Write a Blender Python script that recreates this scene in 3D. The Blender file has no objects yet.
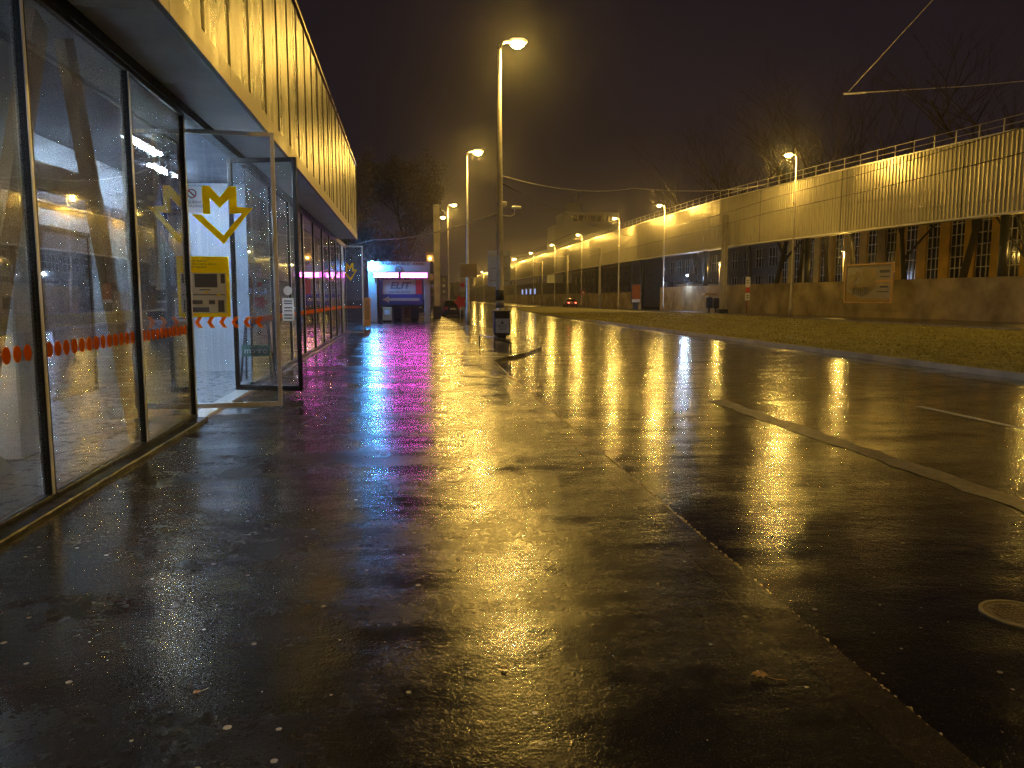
import bpy, bmesh, math, random
from mathutils import Vector, Matrix
import numpy as np
random.seed(7)
R = math.radians
S = bpy.context.scene
C = S.collection

# ------------------------------------------------------------------ camera, world, exposure
cam_d = bpy.data.cameras.new('camera')
cam = bpy.data.objects.new('camera', cam_d); C.objects.link(cam)
cam.location = (0, 0, 1.6)
cam.rotation_euler = (R(90 - 6.381), 0, R(-7.145))
cam_d.sensor_width = 36; cam_d.lens = 36 * 769 / 1024
cam_d.clip_start = 0.05; cam_d.clip_end = 3000
S.camera = cam

W = bpy.data.worlds.new('World'); S.world = W; W.use_nodes = True
nt = W.node_tree; nt.nodes.clear()
wo = nt.nodes.new('ShaderNodeOutputWorld'); bg = nt.nodes.new('ShaderNodeBackground')
tc = nt.nodes.new('ShaderNodeTexCoord'); sx = nt.nodes.new('ShaderNodeSeparateXYZ')
rp = nt.nodes.new('ShaderNodeValToRGB')
nt.links.new(tc.outputs['Generated'], sx.inputs[0]); nt.links.new(sx.outputs['Z'], rp.inputs[0])
rp.color_ramp.elements[0].position = 0.0; rp.color_ramp.elements[0].color = (0.017, 0.0115, 0.0145, 1)
rp.color_ramp.elements[1].position = 0.7; rp.color_ramp.elements[1].color = (0.0085, 0.0065, 0.0085, 1)
wn = nt.nodes.new('ShaderNodeTexNoise'); wn.inputs['Scale'].default_value = 2.2; wn.inputs['Detail'].default_value = 5; nt.links.new(tc.outputs['Generated'], wn.inputs['Vector'])
wr = nt.nodes.new('ShaderNodeValToRGB'); wr.color_ramp.elements[0].position = .3; wr.color_ramp.elements[0].color = (.55, .55, .6, 1); wr.color_ramp.elements[1].position = .72; wr.color_ramp.elements[1].color = (1.25, 1.15, 1.1, 1)
nt.links.new(wn.outputs['Fac'], wr.inputs[0])
wm = nt.nodes.new('ShaderNodeMix'); wm.data_type = 'RGBA'; wm.blend_type = 'MULTIPLY'; wm.inputs[0].default_value = 1
nt.links.new(rp.outputs[0], wm.inputs[6]); nt.links.new(wr.outputs[0], wm.inputs[7]); nt.links.new(wm.outputs[2], bg.inputs[0]); bg.inputs[1].default_value = 1.0
nt.links.new(bg.outputs[0], wo.inputs[0])

S.view_settings.view_transform = 'Standard'; S.view_settings.look = 'None'
S.view_settings.exposure = 0.1; S.view_settings.gamma = 1.0
S.render.engine = 'CYCLES'
S.cycles.max_bounces = 8; S.cycles.transparent_max_bounces = 24; S.cycles.glossy_bounces = 5
S.cycles.diffuse_bounces = 2; S.cycles.volume_bounces = 0
S.cycles.use_denoising = True
S.cycles.sample_clamp_indirect = 160.0
S.cycles.blur_glossy = 0.3
S.cycles.denoising_prefilter = 'NONE'
S.cycles.use_light_tree = False
LAMP_W = 1500.0
SODIUM = (1.0, 0.595, 0.105)

# ------------------------------------------------------------------ materials
MATS = {}
def newmat(name):
    m = bpy.data.materials.new(name); m.use_nodes = True; m.node_tree.nodes.clear(); MATS[name] = m
    return m, m.node_tree.nodes, m.node_tree.links
def out(ns, ls, sh):
    o = ns.new('ShaderNodeOutputMaterial'); ls.new(sh, o.inputs[0])
def nnoise(ns, ls, vec, scale, detail=4, rough=.55):
    n = ns.new('ShaderNodeTexNoise'); n.inputs['Scale'].default_value = scale
    n.inputs['Detail'].default_value = detail; n.inputs['Roughness'].default_value = rough
    if vec is not None: ls.new(vec, n.inputs['Vector'])
    return n.outputs['Fac']
def ramp(ns, ls, fac, stops):
    r = ns.new('ShaderNodeValToRGB'); e = r.color_ramp.elements
    while len(e) > len(stops): e.remove(e[-1])
    while len(e) < len(stops): e.new(1)
    for i, (p, c) in enumerate(stops):
        e[i].position = p; e[i].color = (c, c, c, 1) if isinstance(c, (int, float)) else (*c, 1)
    ls.new(fac, r.inputs[0]); return r.outputs[0]
def math_(ns, ls, op, a, b=None, c=None, clamp=False):
    m = ns.new('ShaderNodeMath'); m.operation = op; m.use_clamp = clamp
    for i, v in enumerate((a, b, c)):
        if v is None: continue
        if isinstance(v, (int, float)): m.inputs[i].default_value = v
        else: ls.new(v, m.inputs[i])
    return m.outputs[0]
def mixc(ns, ls, fac, a, b):
    m = ns.new('ShaderNodeMix'); m.data_type = 'RGBA'
    for i, v in ((0, fac), (6, a), (7, b)):
        if isinstance(v, (int, float)): m.inputs[i].default_value = v
        elif isinstance(v, tuple): m.inputs[i].default_value = (*v, 1)
        else: ls.new(v, m.inputs[i])
    return m.outputs[2]
def bump(ns, ls, h, strength, dist, normal=None):
    b = ns.new('ShaderNodeBump'); b.inputs['Strength'].default_value = strength; b.inputs['Distance'].default_value = dist
    ls.new(h, b.inputs['Height'])
    if normal is not None: ls.new(normal, b.inputs['Normal'])
    return b.outputs[0]
def coords(ns, ls, world=True, scale=(1, 1, 1)):
    if world: v = ns.new('ShaderNodeNewGeometry').outputs['Position']
    else: v = ns.new('ShaderNodeTexCoord').outputs['Object']
    if scale != (1, 1, 1):
        m = ns.new('ShaderNodeMapping'); m.inputs['Scale'].default_value = scale; ls.new(v, m.inputs[0]); v = m.outputs[0]
    return v

def plain(name, col, rough=.5, metal=0.0, var=.25, nscale=6, bmp=0.0, bscale=40, coat=0.0):
    m, ns, ls = newmat(name)
    p = ns.new('ShaderNodeBsdfPrincipled'); v = coords(ns, ls)
    f = nnoise(ns, ls, v, nscale, 6)
    c = mixc(ns, ls, ramp(ns, ls, f, [(.3, 0.0), (.7, 1.0)]), tuple(x * (1 - var) for x in col), tuple(min(1, x * (1 + var)) for x in col))
    ls.new(c, p.inputs['Base Color'])
    ls.new(ramp(ns, ls, nnoise(ns, ls, v, nscale * 2.3), [(.3, max(.02, rough - .1)), (.7, min(1, rough + .12))]), p.inputs['Roughness'])
    p.inputs['Metallic'].default_value = metal; p.inputs['Coat Weight'].default_value = coat
    p.inputs['Coat Roughness'].default_value = .08
    if bmp: ls.new(bump(ns, ls, nnoise(ns, ls, v, bscale), .6, bmp), p.inputs['Normal'])
    out(ns, ls, p.outputs[0]); return m
def film(name, col):
    m, ns, ls = newmat(name)
    d = ns.new('ShaderNodeBsdfDiffuse'); t = ns.new('ShaderNodeBsdfTranslucent'); x = ns.new('ShaderNodeMixShader')
    d.inputs[0].default_value = (*col, 1); t.inputs[0].default_value = (*col, 1); x.inputs[0].default_value = .45
    ls.new(d.outputs[0], x.inputs[1]); ls.new(t.outputs[0], x.inputs[2]); out(ns, ls, x.outputs[0]); return m
def emit(name, col, strength):
    m, ns, ls = newmat(name)
    e = ns.new('ShaderNodeEmission'); e.inputs[0].default_value = (*col, 1); e.inputs[1].default_value = strength
    out(ns, ls, e.outputs[0]); return m

def wet_ground(name, base, lo, hi, spots, grain=.0022, puddle=.5, psc=(.35, 1.1, 1), wob=.0045, rmin=.05, rmax=.30):
    m, ns, ls = newmat(name)
    v = coords(ns, ls)
    p = ns.new('ShaderNodeBsdfPrincipled')
    # aggregate colour
    vo = ns.new('ShaderNodeTexVoronoi'); vo.inputs['Scale'].default_value = 70; ls.new(v, vo.inputs['Vector'])
    agg = ramp(ns, ls, nnoise(ns, ls, v, 120, 3, .75), [(.38, lo), (.58, base), (.66, hi), (.72, tuple(x * 4.2 for x in hi))])
    big = nnoise(ns, ls, v, .9, 5)
    col = mixc(ns, ls, ramp(ns, ls, big, [(.35, 0.0), (.7, .55)]), agg, tuple(x * .55 for x in base))
    # wet mask : streaky along X so that it reads as bands across the path
    vm = coords(ns, ls, True, psc)
    w1 = nnoise(ns, ls, vm, 1.0, 7, .6)
    w2 = nnoise(ns, ls, v, 2.6, 6, .62)
    w = math_(ns, ls, 'ADD', math_(ns, ls, 'MULTIPLY', w1, .62), math_(ns, ls, 'MULTIPLY', w2, .38))
    w = math_(ns, ls, 'MULTIPLY_ADD', math_(ns, ls, 'SUBTRACT', nnoise(ns, ls, v, 28, 5, .7), .5), .34, w)
    pud = ramp(ns, ls, w, [(.5 + (.5 - puddle) * .3 - .10, 0.0), (.5 + (.5 - puddle) * .3 + .12, 1.0)])
    rough = ns.new('ShaderNodeMapRange'); ls.new(pud, rough.inputs[0])
    rough.inputs[3].default_value = rmax; rough.inputs[4].default_value = rmin
    ls.new(rough.outputs[0], p.inputs['Roughness'])
    if spots:
        vs = ns.new('ShaderNodeTexVoronoi'); vs.voronoi_dimensions = '2D'; vs.inputs['Scale'].default_value = 4.2; vs.inputs['Randomness'].default_value = 1
        vf = ns.new('ShaderNodeMapping'); vf.inputs['Scale'].default_value = (1, 1, 0); ls.new(v, vf.inputs[0]); ls.new(vf.outputs[0], vs.inputs['Vector'])
        sz = ns.new('ShaderNodeSeparateColor'); ls.new(vs.outputs['Color'], sz.inputs[0])
        rad = math_(ns, ls, 'MULTIPLY_ADD', math_(ns, ls, 'POWER', sz.outputs[0], 2.2), .058, .012)
        d2 = math_(ns, ls, 'ADD', vs.outputs['Distance'], math_(ns, ls, 'MULTIPLY', math_(ns, ls, 'SUBTRACT', nnoise(ns, ls, v, 45, 2), .5), .035))
        inside = math_(ns, ls, 'LESS_THAN', d2, rad)
        on = math_(ns, ls, 'GREATER_THAN', math_(ns, ls, 'ADD', sz.outputs[1], math_(ns, ls, 'MULTIPLY', math_(ns, ls, 'SUBTRACT', nnoise(ns, ls, v, .7, 2), .5), 1.6)), .5)
        sp = math_(ns, ls, 'MULTIPLY', inside, on)
        col = mixc(ns, ls, sp, col, (spots, spots * .95, spots * .85))
    ls.new(col, p.inputs['Base Color'])
    # bumps : grain, then gentle waves of the surface
    g = math_(ns, ls, 'ADD', math_(ns, ls, 'MULTIPLY', vo.outputs['Distance'], .7), nnoise(ns, ls, v, 36, 4, .8))
    dry = math_(ns, ls, 'SUBTRACT', 1.0, math_(ns, ls, 'MULTIPLY', pud, .45))
    g = math_(ns, ls, 'MULTIPLY', g, dry)
    b00 = bump(ns, ls, nnoise(ns, ls, coords(ns, ls, True, (.55, 1.3, 1)), .9, 2, .5), 1.0, wob * 5)
    b0 = bump(ns, ls, nnoise(ns, ls, coords(ns, ls, True, (.75, 1.35, 1)), 3.0, 6, .65), .8, wob * 1.6, b00)
    b1 = bump(ns, ls, nnoise(ns, ls, coords(ns, ls, True, (.9, 1.2, 1)), 11, 4), .5, wob * .7, b0)
    b2 = bump(ns, ls, g, .8, grain, b1)
    ls.new(b2, p.inputs['Normal'])
    cw_ = math_(ns, ls, 'MULTIPLY_ADD', pud, .75, .05)
    if spots: cw_ = math_(ns, ls, 'MULTIPLY', cw_, math_(ns, ls, 'SUBTRACT', 1.0, sp))
    ls.new(cw_, p.inputs['Coat Weight'])
    p.inputs['Specular IOR Level'].default_value = .38
    p.inputs['Coat IOR'].default_value = 1.33
    p.inputs['Coat Roughness'].default_value = .05
    b3 = bump(ns, ls, g, .5, grain * .7, b1)
    ls.new(b3, p.inputs['Coat Normal'])
    out(ns, ls, p.outputs[0]); return m

def glass(name, film=.03, drops=0.0, tint=(.90, .94, .96), boost=1.0):
    m, ns, ls = newmat(name)
    geo = ns.new('ShaderNodeNewGeometry'); v = geo.outputs['Position']
    dt = ns.new('ShaderNodeVectorMath'); dt.operation = 'DOT_PRODUCT'
    ls.new(geo.outputs['Normal'], dt.inputs[0]); ls.new(geo.outputs['Incoming'], dt.inputs[1])
    c = math_(ns, ls, 'ABSOLUTE', dt.outputs['Value'])
    f = math_(ns, ls, 'POWER', math_(ns, ls, 'SUBTRACT', 1.0, c, clamp=True), 5.0)
    f = math_(ns, ls, 'MULTIPLY', math_(ns, ls, 'MULTIPLY_ADD', f, .95, .05), boost, clamp=True)
    tr = ns.new('ShaderNodeBsdfTransparent'); tr.inputs[0].default_value = (*tint, 1)
    gl = ns.new('ShaderNodeBsdfGlossy'); gl.inputs['Roughness'].default_value = .02
    b = bump(ns, ls, nnoise(ns, ls, v, 1.3, 2), .25, .004)
    if drops:
        vo = ns.new('ShaderNodeTexVoronoi'); vo.inputs['Scale'].default_value = 75; ls.new(v, vo.inputs['Vector'])
        h = ramp(ns, ls, vo.outputs['Distance'], [(.12, 1.0), (.36, 0.0)])
        b = bump(ns, ls, h, .7, .004, b)
    ls.new(b, gl.inputs['Normal'])
    mx = ns.new('ShaderNodeMixShader'); ls.new(f, mx.inputs[0]); ls.new(tr.outputs[0], mx.inputs[1]); ls.new(gl.outputs[0], mx.inputs[2])
    df = ns.new('ShaderNodeBsdfDiffuse'); df.inputs[0].default_value = (.7, .72, .72, 1)
    n1 = nnoise(ns, ls, coords(ns, ls, True, (1, 1, .25)), 2.5, 6)
    ff = math_(ns, ls, 'MULTIPLY', ramp(ns, ls, n1, [(.3, .3), (.75, 1.0)]), film)
    if drops:
        vo2 = ns.new('ShaderNodeTexVoronoi'); vo2.inputs['Scale'].default_value = 120; ls.new(v, vo2.inputs['Vector'])
        cov = ramp(ns, ls, nnoise(ns, ls, coords(ns, ls, True, (1, 1, .4)), 2.2, 4), [(.42, .0), (.62, 1.0)])
        dd = math_(ns, ls, 'MULTIPLY', ramp(ns, ls, vo2.outputs['Distance'], [(.16, 1.0), (.3, 0.0)]), cov)
        ff = math_(ns, ls, 'ADD', ff, math_(ns, ls, 'MULTIPLY', dd, drops), clamp=True)
    m2 = ns.new('ShaderNodeMixShader'); ls.new(ff, m2.inputs[0]); ls.new(mx.outputs[0], m2.inputs[1]); ls.new(df.outputs[0], m2.inputs[2])
    out(ns, ls, m2.outputs[0]); return m

def metal_sheet(name, col, rough, drop=.0012, dscale=120, metal=.75, streak=.12):
    m, ns, ls = newmat(name)
    v = coords(ns, ls); p = ns.new('ShaderNodeBsdfPrincipled')
    n = nnoise(ns, ls, coords(ns, ls, True, (1, 1, .18)), 2.2, 7, .6)
    sp = nnoise(ns, ls, v, dscale, 2, .7)
    c = mixc(ns, ls, ramp(ns, ls, n, [(.3, 0.0), (.7, 1.0)]), tuple(x * (1 - streak * 2) for x in col), tuple(min(1, x * (1 + streak)) for x in col))
    c = mixc(ns, ls, ramp(ns, ls, sp, [(.55, 0.0), (.68, .45)]), c, tuple(x * .35 for x in col))
    ls.new(c, p.inputs['Base Color']); p.inputs['Metallic'].default_value = metal
    ls.new(ramp(ns, ls, n, [(.3, rough - .06), (.7, rough + .1)]), p.inputs['Roughness'])
    b1 = bump(ns, ls, nnoise(ns, ls, coords(ns, ls, True, (1, .8, .5)), 1.6, 3), .5, .012)
    ls.new(bump(ns, ls, sp, .8, drop, b1), p.inputs['Normal'])
    out(ns, ls, p.outputs[0]); return m

M_pave = wet_ground('wet_asphalt_pavement', (.030, .027, .024), (.012, .011, .010), (.085, .078, .07), .6, grain=.0016, puddle=.42)
M_road = wet_ground('wet_asphalt_road', (.016, .014, .012), (.006, .006, .005), (.04, .035, .03), .3, grain=.0016, puddle=.58, wob=.0034, rmin=.05, rmax=.20)
M_kerb = wet_ground('wet_granite', (.05, .040, .026), (.024, .018, .012), (.11, .085, .055), 0, grain=.0013, puddle=.45, rmin=.09, rmax=.28)
M_gutter = wet_ground('wet_concrete', (.05, .05, .052), (.03, .03, .03), (.09, .09, .09), 0, grain=.001, puddle=.6, rmin=.1, rmax=.3)
M_far = wet_ground('wet_far_road', (.03, .027, .022), (.014, .012, .01), (.07, .06, .05), 0, grain=.0015, puddle=.5, rmin=.16, rmax=.38)
M_paint = plain('worn_white_paint', (.62, .60, .55), .45, var=.3, nscale=25, bmp=.001)
M_iron = plain('worn_iron', (.17, .13, .075), .4, .4, .3, 12, .001, 60)
M_stripe = plain('worn_strip', (.26, .215, .12), .42, 0, .35, 9, .002, 60)
M_earth = plain('dark_earth', (.035, .03, .022), .8, nscale=.6)
M_turf = plain('turf', (.34, .30, .06), .75, var=.5, nscale=3, bmp=.03, bscale=22)
M_blade = plain('grass_blades', (.40, .35, .07), .5, var=.4, nscale=1.2)
M_dark = plain('dark_metal', (.018, .018, .019), .38, .4)
M_alu = plain('pale_aluminium', (.78, .77, .74), .38, .5, .08)
M_pole = plain('galvanised_steel', (.58, .55, .50), .5, .3, .2, 3)
M_conc = plain('concrete', (.38, .35, .30), .75, 0, .25, 1.2, .004, 30)
M_wallc = plain('stained_concrete_wall', (.36, .29, .18), .8, 0, .5, .55, .01, 12)
M_soffit = plain('grey_board', (.66, .66, .67), .55, 0, .12, 1.5)
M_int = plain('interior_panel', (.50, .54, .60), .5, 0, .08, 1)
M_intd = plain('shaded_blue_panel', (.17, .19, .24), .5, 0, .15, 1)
M_white = plain('white_enamel', (.78, .80, .82), .35, 0, .04, 2)
M_floor = plain('stone_floor', (.26, .28, .32), .3, 0, .15, 4)
M_brown = plain('brown_painted_steel', (.68, .44, .21), .45, 0, .12, 2)
M_orange = film('orange_film', (.95, .25, .015))
M_yellow = film('yellow_film', (.98, .74, .01))
M_paper = film('white_paper', (.85, .85, .85))
M_ink = plain('grey_ink', (.12, .12, .15), .6, 0, .05, 9)
M_black = plain('black_ink', (.012, .012, .014), .5)
M_red = plain('red_ink', (.55, .03, .03), .5, 0, .1)
M_green = plain('green_board', (.02, .20, .12), .5, 0, .1)
M_clad = metal_sheet('ribbed_wet_sheet', (.17, .16, .115), .28, .006, 42, .92, .28)
M_fascia = metal_sheet('fascia_sheet', (.30, .27, .20), .42, .001, 60, .5)
M_barrier = metal_sheet('corrugated_barrier_sheet', (.43, .40, .32), .33, .0008, 30, .75, .08)
M_glass = glass('window_glass', .02, .08, boost=3.0)
M_glassd = glass('door_glass', .06, .32, (.88, .92, .96), boost=1.6)
M_yel_wall = plain('ochre_render', (.66, .42, .08), .8, 0, .2, 1)
M_grey_wall = plain('grey_render', (.24, .215, .21), .85, 0, .2, 1)
M_frame = plain('white_window_frame', (.8, .78, .76), .5)
M_pane = plain('dark_window_pane', (.012, .012, .016), .12)
M_bark = plain('bark', (.045, .036, .028), .85, 0, .35, 9, .01, 25)
M_leaf = plain('autumn_leaves', (.055, .045, .022), .6, 0, .4, 3)
M_blue = plain('blue_banner', (.03, .05, .30), .4, 0, .1)
M_portal = plain('portal_paint', (.42, .39, .39), .5, 0, .1, 2)
M_box = plain('cardboard', (.42, .30, .14), .7, 0, .2)
M_rubber = plain('rubber', (.012, .012, .012), .7)
M_signback = plain('sign_back', (.82, .87, .95), .45, 0, .06)
M_carred = plain('red_car_paint', (.30, .02, .015), .25, .1, .05, 3, coat=.8)
M_cardark = plain('dark_car_paint', (.02, .02, .024), .25, .2, .05, 3, coat=.8)
M_cargrey = plain('grey_car_paint', (.18, .18, .18), .25, .3, .05, 3, coat=.8)
E_lens = emit('sodium_lens', (1, .70, .22), 60)
E_dim = emit('dim_sodium_lens', (1, .7, .4), 3)
E_tube = emit('fluorescent_tube', (.72, .86, 1), 200)
E_led = emit('magenta_led_display', (1, .11, .82), 28)
E_cyan = emit('cyan_bulb', (.16, .60, 1), 60)
E_white = emit('blue_white_lamp', (.55, .72, 1), 40)
E_tail = emit('tail_light', (1, .08, .04), 12)
E_head = emit('number_light', (1, .8, .7), 12)
E_poster = emit('backlit_poster', (1, .22, .03), .09)
E_far = emit('far_window_light', (.4, .55, 1), .8)

# ------------------------------------------------------------------ helpers
def props(o, label=None, cat=None, group=None, kind=None):
    if label: o['label'] = label
    if cat: o['category'] = cat
    if group: o['group'] = group
    if kind: o['kind'] = kind
    return o
def thing(name, label, cat, loc, group=None):
    o = bpy.data.objects.new(name, None); C.objects.link(o); o.location = loc; o.empty_display_size = .2
    return props(o, label, cat, group)
def worldloc(o):
    v = Vector(o.location)
    while o.parent: o = o.parent; v += Vector(o.location)
    return v
def link(name, me, mat, parent=None, loc=None):
    """me holds world coordinates; move them relative to the parent (or to loc)."""
    o = bpy.data.objects.new(name, me); C.objects.link(o)
    if parent is not None:
        o.parent = parent; off = worldloc(parent)
    else:
        off = Vector(loc or (0, 0, 0)); o.location = off
    if off.length: me.transform(Matrix.Translation(-off))
    if mat: me.materials.append(mat)
    return o
class MB:
    def __init__(s): s.v = []; s.f = []; s.smooth = set(); s.sh = 0.0
    def P(s, p): s.v.append((p[0] + s.sh * p[1], p[1], p[2])); return len(s.v) - 1
    def poly(s, pts): s.f.append([s.P(p) for p in pts]); return s
    def box(s, x0, x1, y0, y1, z0, z1):
        i = len(s.v)
        for z in (z0, z1):
            for x, y in ((x0, y0), (x1, y0), (x1, y1), (x0, y1)): s.P((x, y, z))
        for q in ((0, 3, 2, 1), (4, 5, 6, 7), (0, 1, 5, 4), (1, 2, 6, 5), (2, 3, 7, 6), (3, 0, 4, 7)): s.f.append([i + k for k in q])
        return s
    def prism(s, poly, z0, z1):
        n = len(poly); i = len(s.v)
        for z in (z0, z1):
            for x, y in poly: s.P((x, y, z))
        s.f.append([i + n - 1 - k for k in range(n)]); s.f.append([i + n + k for k in range(n)])
        for k in range(n): s.f.append([i + k, i + (k + 1) % n, i + n + (k + 1) % n, i + n + k])
        return s
    def oprism(s, poly, o, u, w, d):
        """polygon in the (u,w) plane at o, thickened along d"""
        o, u, w, d = Vector(o), Vector(u), Vector(w), Vector(d); n = len(poly); i = len(s.v)
        for k in (0, 1):
            for a, b in poly: s.P(o + u * a + w * b + d * k)
        s.f.append([i + n - 1 - k for k in range(n)]); s.f.append([i + n + k for k in range(n)])
        for k in range(n): s.f.append([i + k, i + (k + 1) % n, i + n + (k + 1) % n, i + n + k])
        return s
    def tube(s, pts, rad, n=8, caps=True):
        pts = [Vector(p) for p in pts]
        if isinstance(rad, (int, float)): rad = [rad] * len(pts)
        base = len(s.v); up = Vector((0, 0, 1))
        for k, p in enumerate(pts):
            t = (pts[min(k + 1, len(pts) - 1)] - pts[max(k - 1, 0)]).normalized()
            a = t.cross(up if abs(t.z) < .95 else Vector((1, 0, 0))).normalized(); b = t.cross(a)
            for j in range(n):
                an = 2 * math.pi * j / n; s.P(p + (a * math.cos(an) + b * math.sin(an)) * rad[k])
        for k in range(len(pts) - 1):
            for j in range(n):
                a0 = base + k * n + j; a1 = base + k * n + (j + 1) % n
                s.smooth.add(len(s.f)); s.f.append([a0, a1, a1 + n, a0 + n])
        if caps:
            s.f.append([base + n - 1 - j for j in range(n)]); e = base + (len(pts) - 1) * n; s.f.append([e + j for j in range(n)])
        return s
    def lathe(s, o, prof, n=20):
        base = len(s.v)
        for r, z in prof:
            for j in range(n):
                an = 2 * math.pi * j / n; s.P((o[0] + r * math.cos(an), o[1] + r * math.sin(an), o[2] + z))
        for k in range(len(prof) - 1):
            for j in range(n):
                a0 = base + k * n + j; a1 = base + k * n + (j + 1) % n
                s.smooth.add(len(s.f)); s.f.append([a0, a1, a1 + n, a0 + n])
        s.f.append([base + n - 1 - j for j in range(n)]); e = base + (len(prof) - 1) * n; s.f.append([e + j for j in range(n)])
        return s
    def mesh(s, name, bevel=0):
        me = bpy.data.meshes.new(name); me.from_pydata([tuple(v) for v in s.v], [], s.f)
        for k in s.smooth: me.polygons[k].use_smooth = True
        if bevel:
            bm = bmesh.new(); bm.from_mesh(me)
            bmesh.ops.bevel(bm, geom=[e for e in bm.edges if len(e.link_faces) == 2 and e.calc_face_angle(0) > .6], offset=bevel, segments=1, affect='EDGES', profile=.7)
            bm.to_mesh(me); bm.free()
        me.update(); return me
    def build(s, name, mat, parent=None, loc=None, bevel=0): return link(name, s.mesh(name, bevel), mat, parent, loc)

def text(name, body, size, origin, xdir, updir, mat, parent, depth=.004, align='CENTER', bold=0.0, shear=0.0, sx=1.0):
    cu = bpy.data.curves.new(name, 'FONT'); cu.body = body; cu.size = size; cu.align_x = align; cu.align_y = 'CENTER'
    cu.extrude = depth / 2; cu.offset = bold; cu.shear = shear; cu.resolution_u = 3
    t = bpy.data.objects.new(name, cu); C.objects.link(t); bpy.context.view_layer.update()
    me = bpy.data.meshes.new_from_object(t.evaluated_get(bpy.context.evaluated_depsgraph_get()))
    bpy.data.objects.remove(t); bpy.data.curves.remove(cu)
    x = Vector(xdir).normalized(); u = Vector(updir).normalized(); n = x.cross(u)
    Mx = Matrix(((x.x * sx, u.x, n.x, origin[0]), (x.y * sx, u.y, n.y, origin[1]), (x.z * sx, u.z, n.z, origin[2]), (0, 0, 0, 1)))
    me.transform(Mx); me.materials.clear()
    return link(name, me, mat, parent)
def copy_tree(o, parent=None, loc=None, label=None):
    c = o.copy(); C.objects.link(c); c.parent = parent
    if loc is not None: c.location = loc
    if label: c['label'] = label
    for ch in list(o.children): copy_tree(ch, c)
    return c

# ================================================================== SETTING: ground, road, pavement
def sheet(name, pts, z, mat, thick=0, bevel=0):
    m = MB()
    if thick: m.prism(pts, z - thick, z)
    else: m.poly([(x, y, z) for x, y in pts])
    o = m.build(name, mat, bevel=bevel); o['kind'] = 'structure'; return o
sheet('ground', [(-700, -60), (900, -60), (900, 1500), (-700, 1500)], -.30, M_earth)
RZ = -.07
sheet('road', [(1.0, -40), (13.2, -40), (13.2, 75), (15.4, 110), (20.5, 150), (20.5, 640), (-3, 640), (-3, 60), (1.0, 30)], RZ, M_road, .2)
E_ = [(1.68, -40), (1.68, 15.4), (1.74, 19.5), (2.3, 21), (3.0, 22.4), (3.9, 25), (4.2, 30), (4.2, 38), (3.2, 44), (2.4, 50), (2.2, 62), (2.2, 120)]
sheet('pavement', [(-14, -40)] + E_ + [(-14, 120)], 0, M_pave, .25)
# granite kerb strip following the pavement edge
km = MB()
for i in range(len(E_) - 1):
    (x0, y0), (x1, y1) = E_[i], E_[i + 1]
    w = .22
    n = max(1, int(math.hypot(x1 - x0, y1 - y0) / 2.0))
    for k in range(n):
        a = k / n; b = (k + 1) / n
        ax, ay = x0 + (x1 - x0) * a, y0 + (y1 - y0) * a; bx, by = x0 + (x1 - x0) * b, y0 + (y1 - y0) * b
        j = 0.0; hz = random.uniform(.002, .008)
        km.prism([(ax + .0, ay), (ax + w + j, ay), (bx + w + j, by), (bx + .0, by)], -.24, .0015)
o = km.build('kerb', M_kerb); o['kind'] = 'structure'
ke = MB()
for i in range(3):
    (x0, y0), (x1, y1) = ((1.68, 2.0), (1.68, 9.0), (1.68, 15.4), (1.74, 19.5))[i:i + 2]
    n = int((y1 - y0) / .011)
    for k in range(n):
        if random.random() < (.12 + .6 * min(1, max(0, (7.0 - (y0 + (y1 - y0) * k / n)) / 3.5))): continue
        a = k / n; b = (k + 1) / n; w0 = .222 + random.uniform(-.012, .006); w1 = w0 + random.uniform(.4, 1) * (.008 + .032 * min(1, max(0, (y0 + (y1 - y0) * a - 2.5) / 5.5)))
        ke.prism([(x0 + (x1 - x0) * a + w0, y0 + (y1 - y0) * a), (x0 + (x1 - x0) * a + w1, y0 + (y1 - y0) * a), (x0 + (x1 - x0) * b + w1, y0 + (y1 - y0) * b), (x0 + (x1 - x0) * b + w0, y0 + (y1 - y0) * b)], -.1, random.uniform(-.006, .003))
o = ke.build('kerb_edge', plain('chipped_stone', (.68, .58, .40), .35, 0, .4, 30)); o['kind'] = 'structure'
# dark joint across the pavement
sheet('pavement_joint', [(-2.9, 18.75), (1.66, 15.45), (1.66, 15.33), (-2.9, 18.60)], .003, M_dark, .0)
rs0 = random.Random(5); L_ = [(4.72 + rs0.uniform(-.05, .03), -2 + k * .25) for k in range(70)]; R_ = [(5.0 + rs0.uniform(-.03, .05), -2 + k * .25) for k in range(70)]
sm_ = MB()
for k in range(57):
    if rs0.random() > .06: sm_.poly([(*L_[k], RZ + .004), (*R_[k], RZ + .004), (*R_[k + 1], RZ + .004), (*L_[k + 1], RZ + .004)])
o = sm_.build('asphalt_strip', M_stripe); o['kind'] = 'structure'
sheet('lane_dash', [(7.66, 6.2), (7.79, 6.2), (7.79, 10.95), (7.66, 10.95)], RZ + .004, M_paint)
sheet('gutter', [(11.35, -40), (12.28, -40), (12.28, 75), (13.9, 105), (13.2, 105), (11.35, 75)], RZ + .004, M_gutter)
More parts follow.
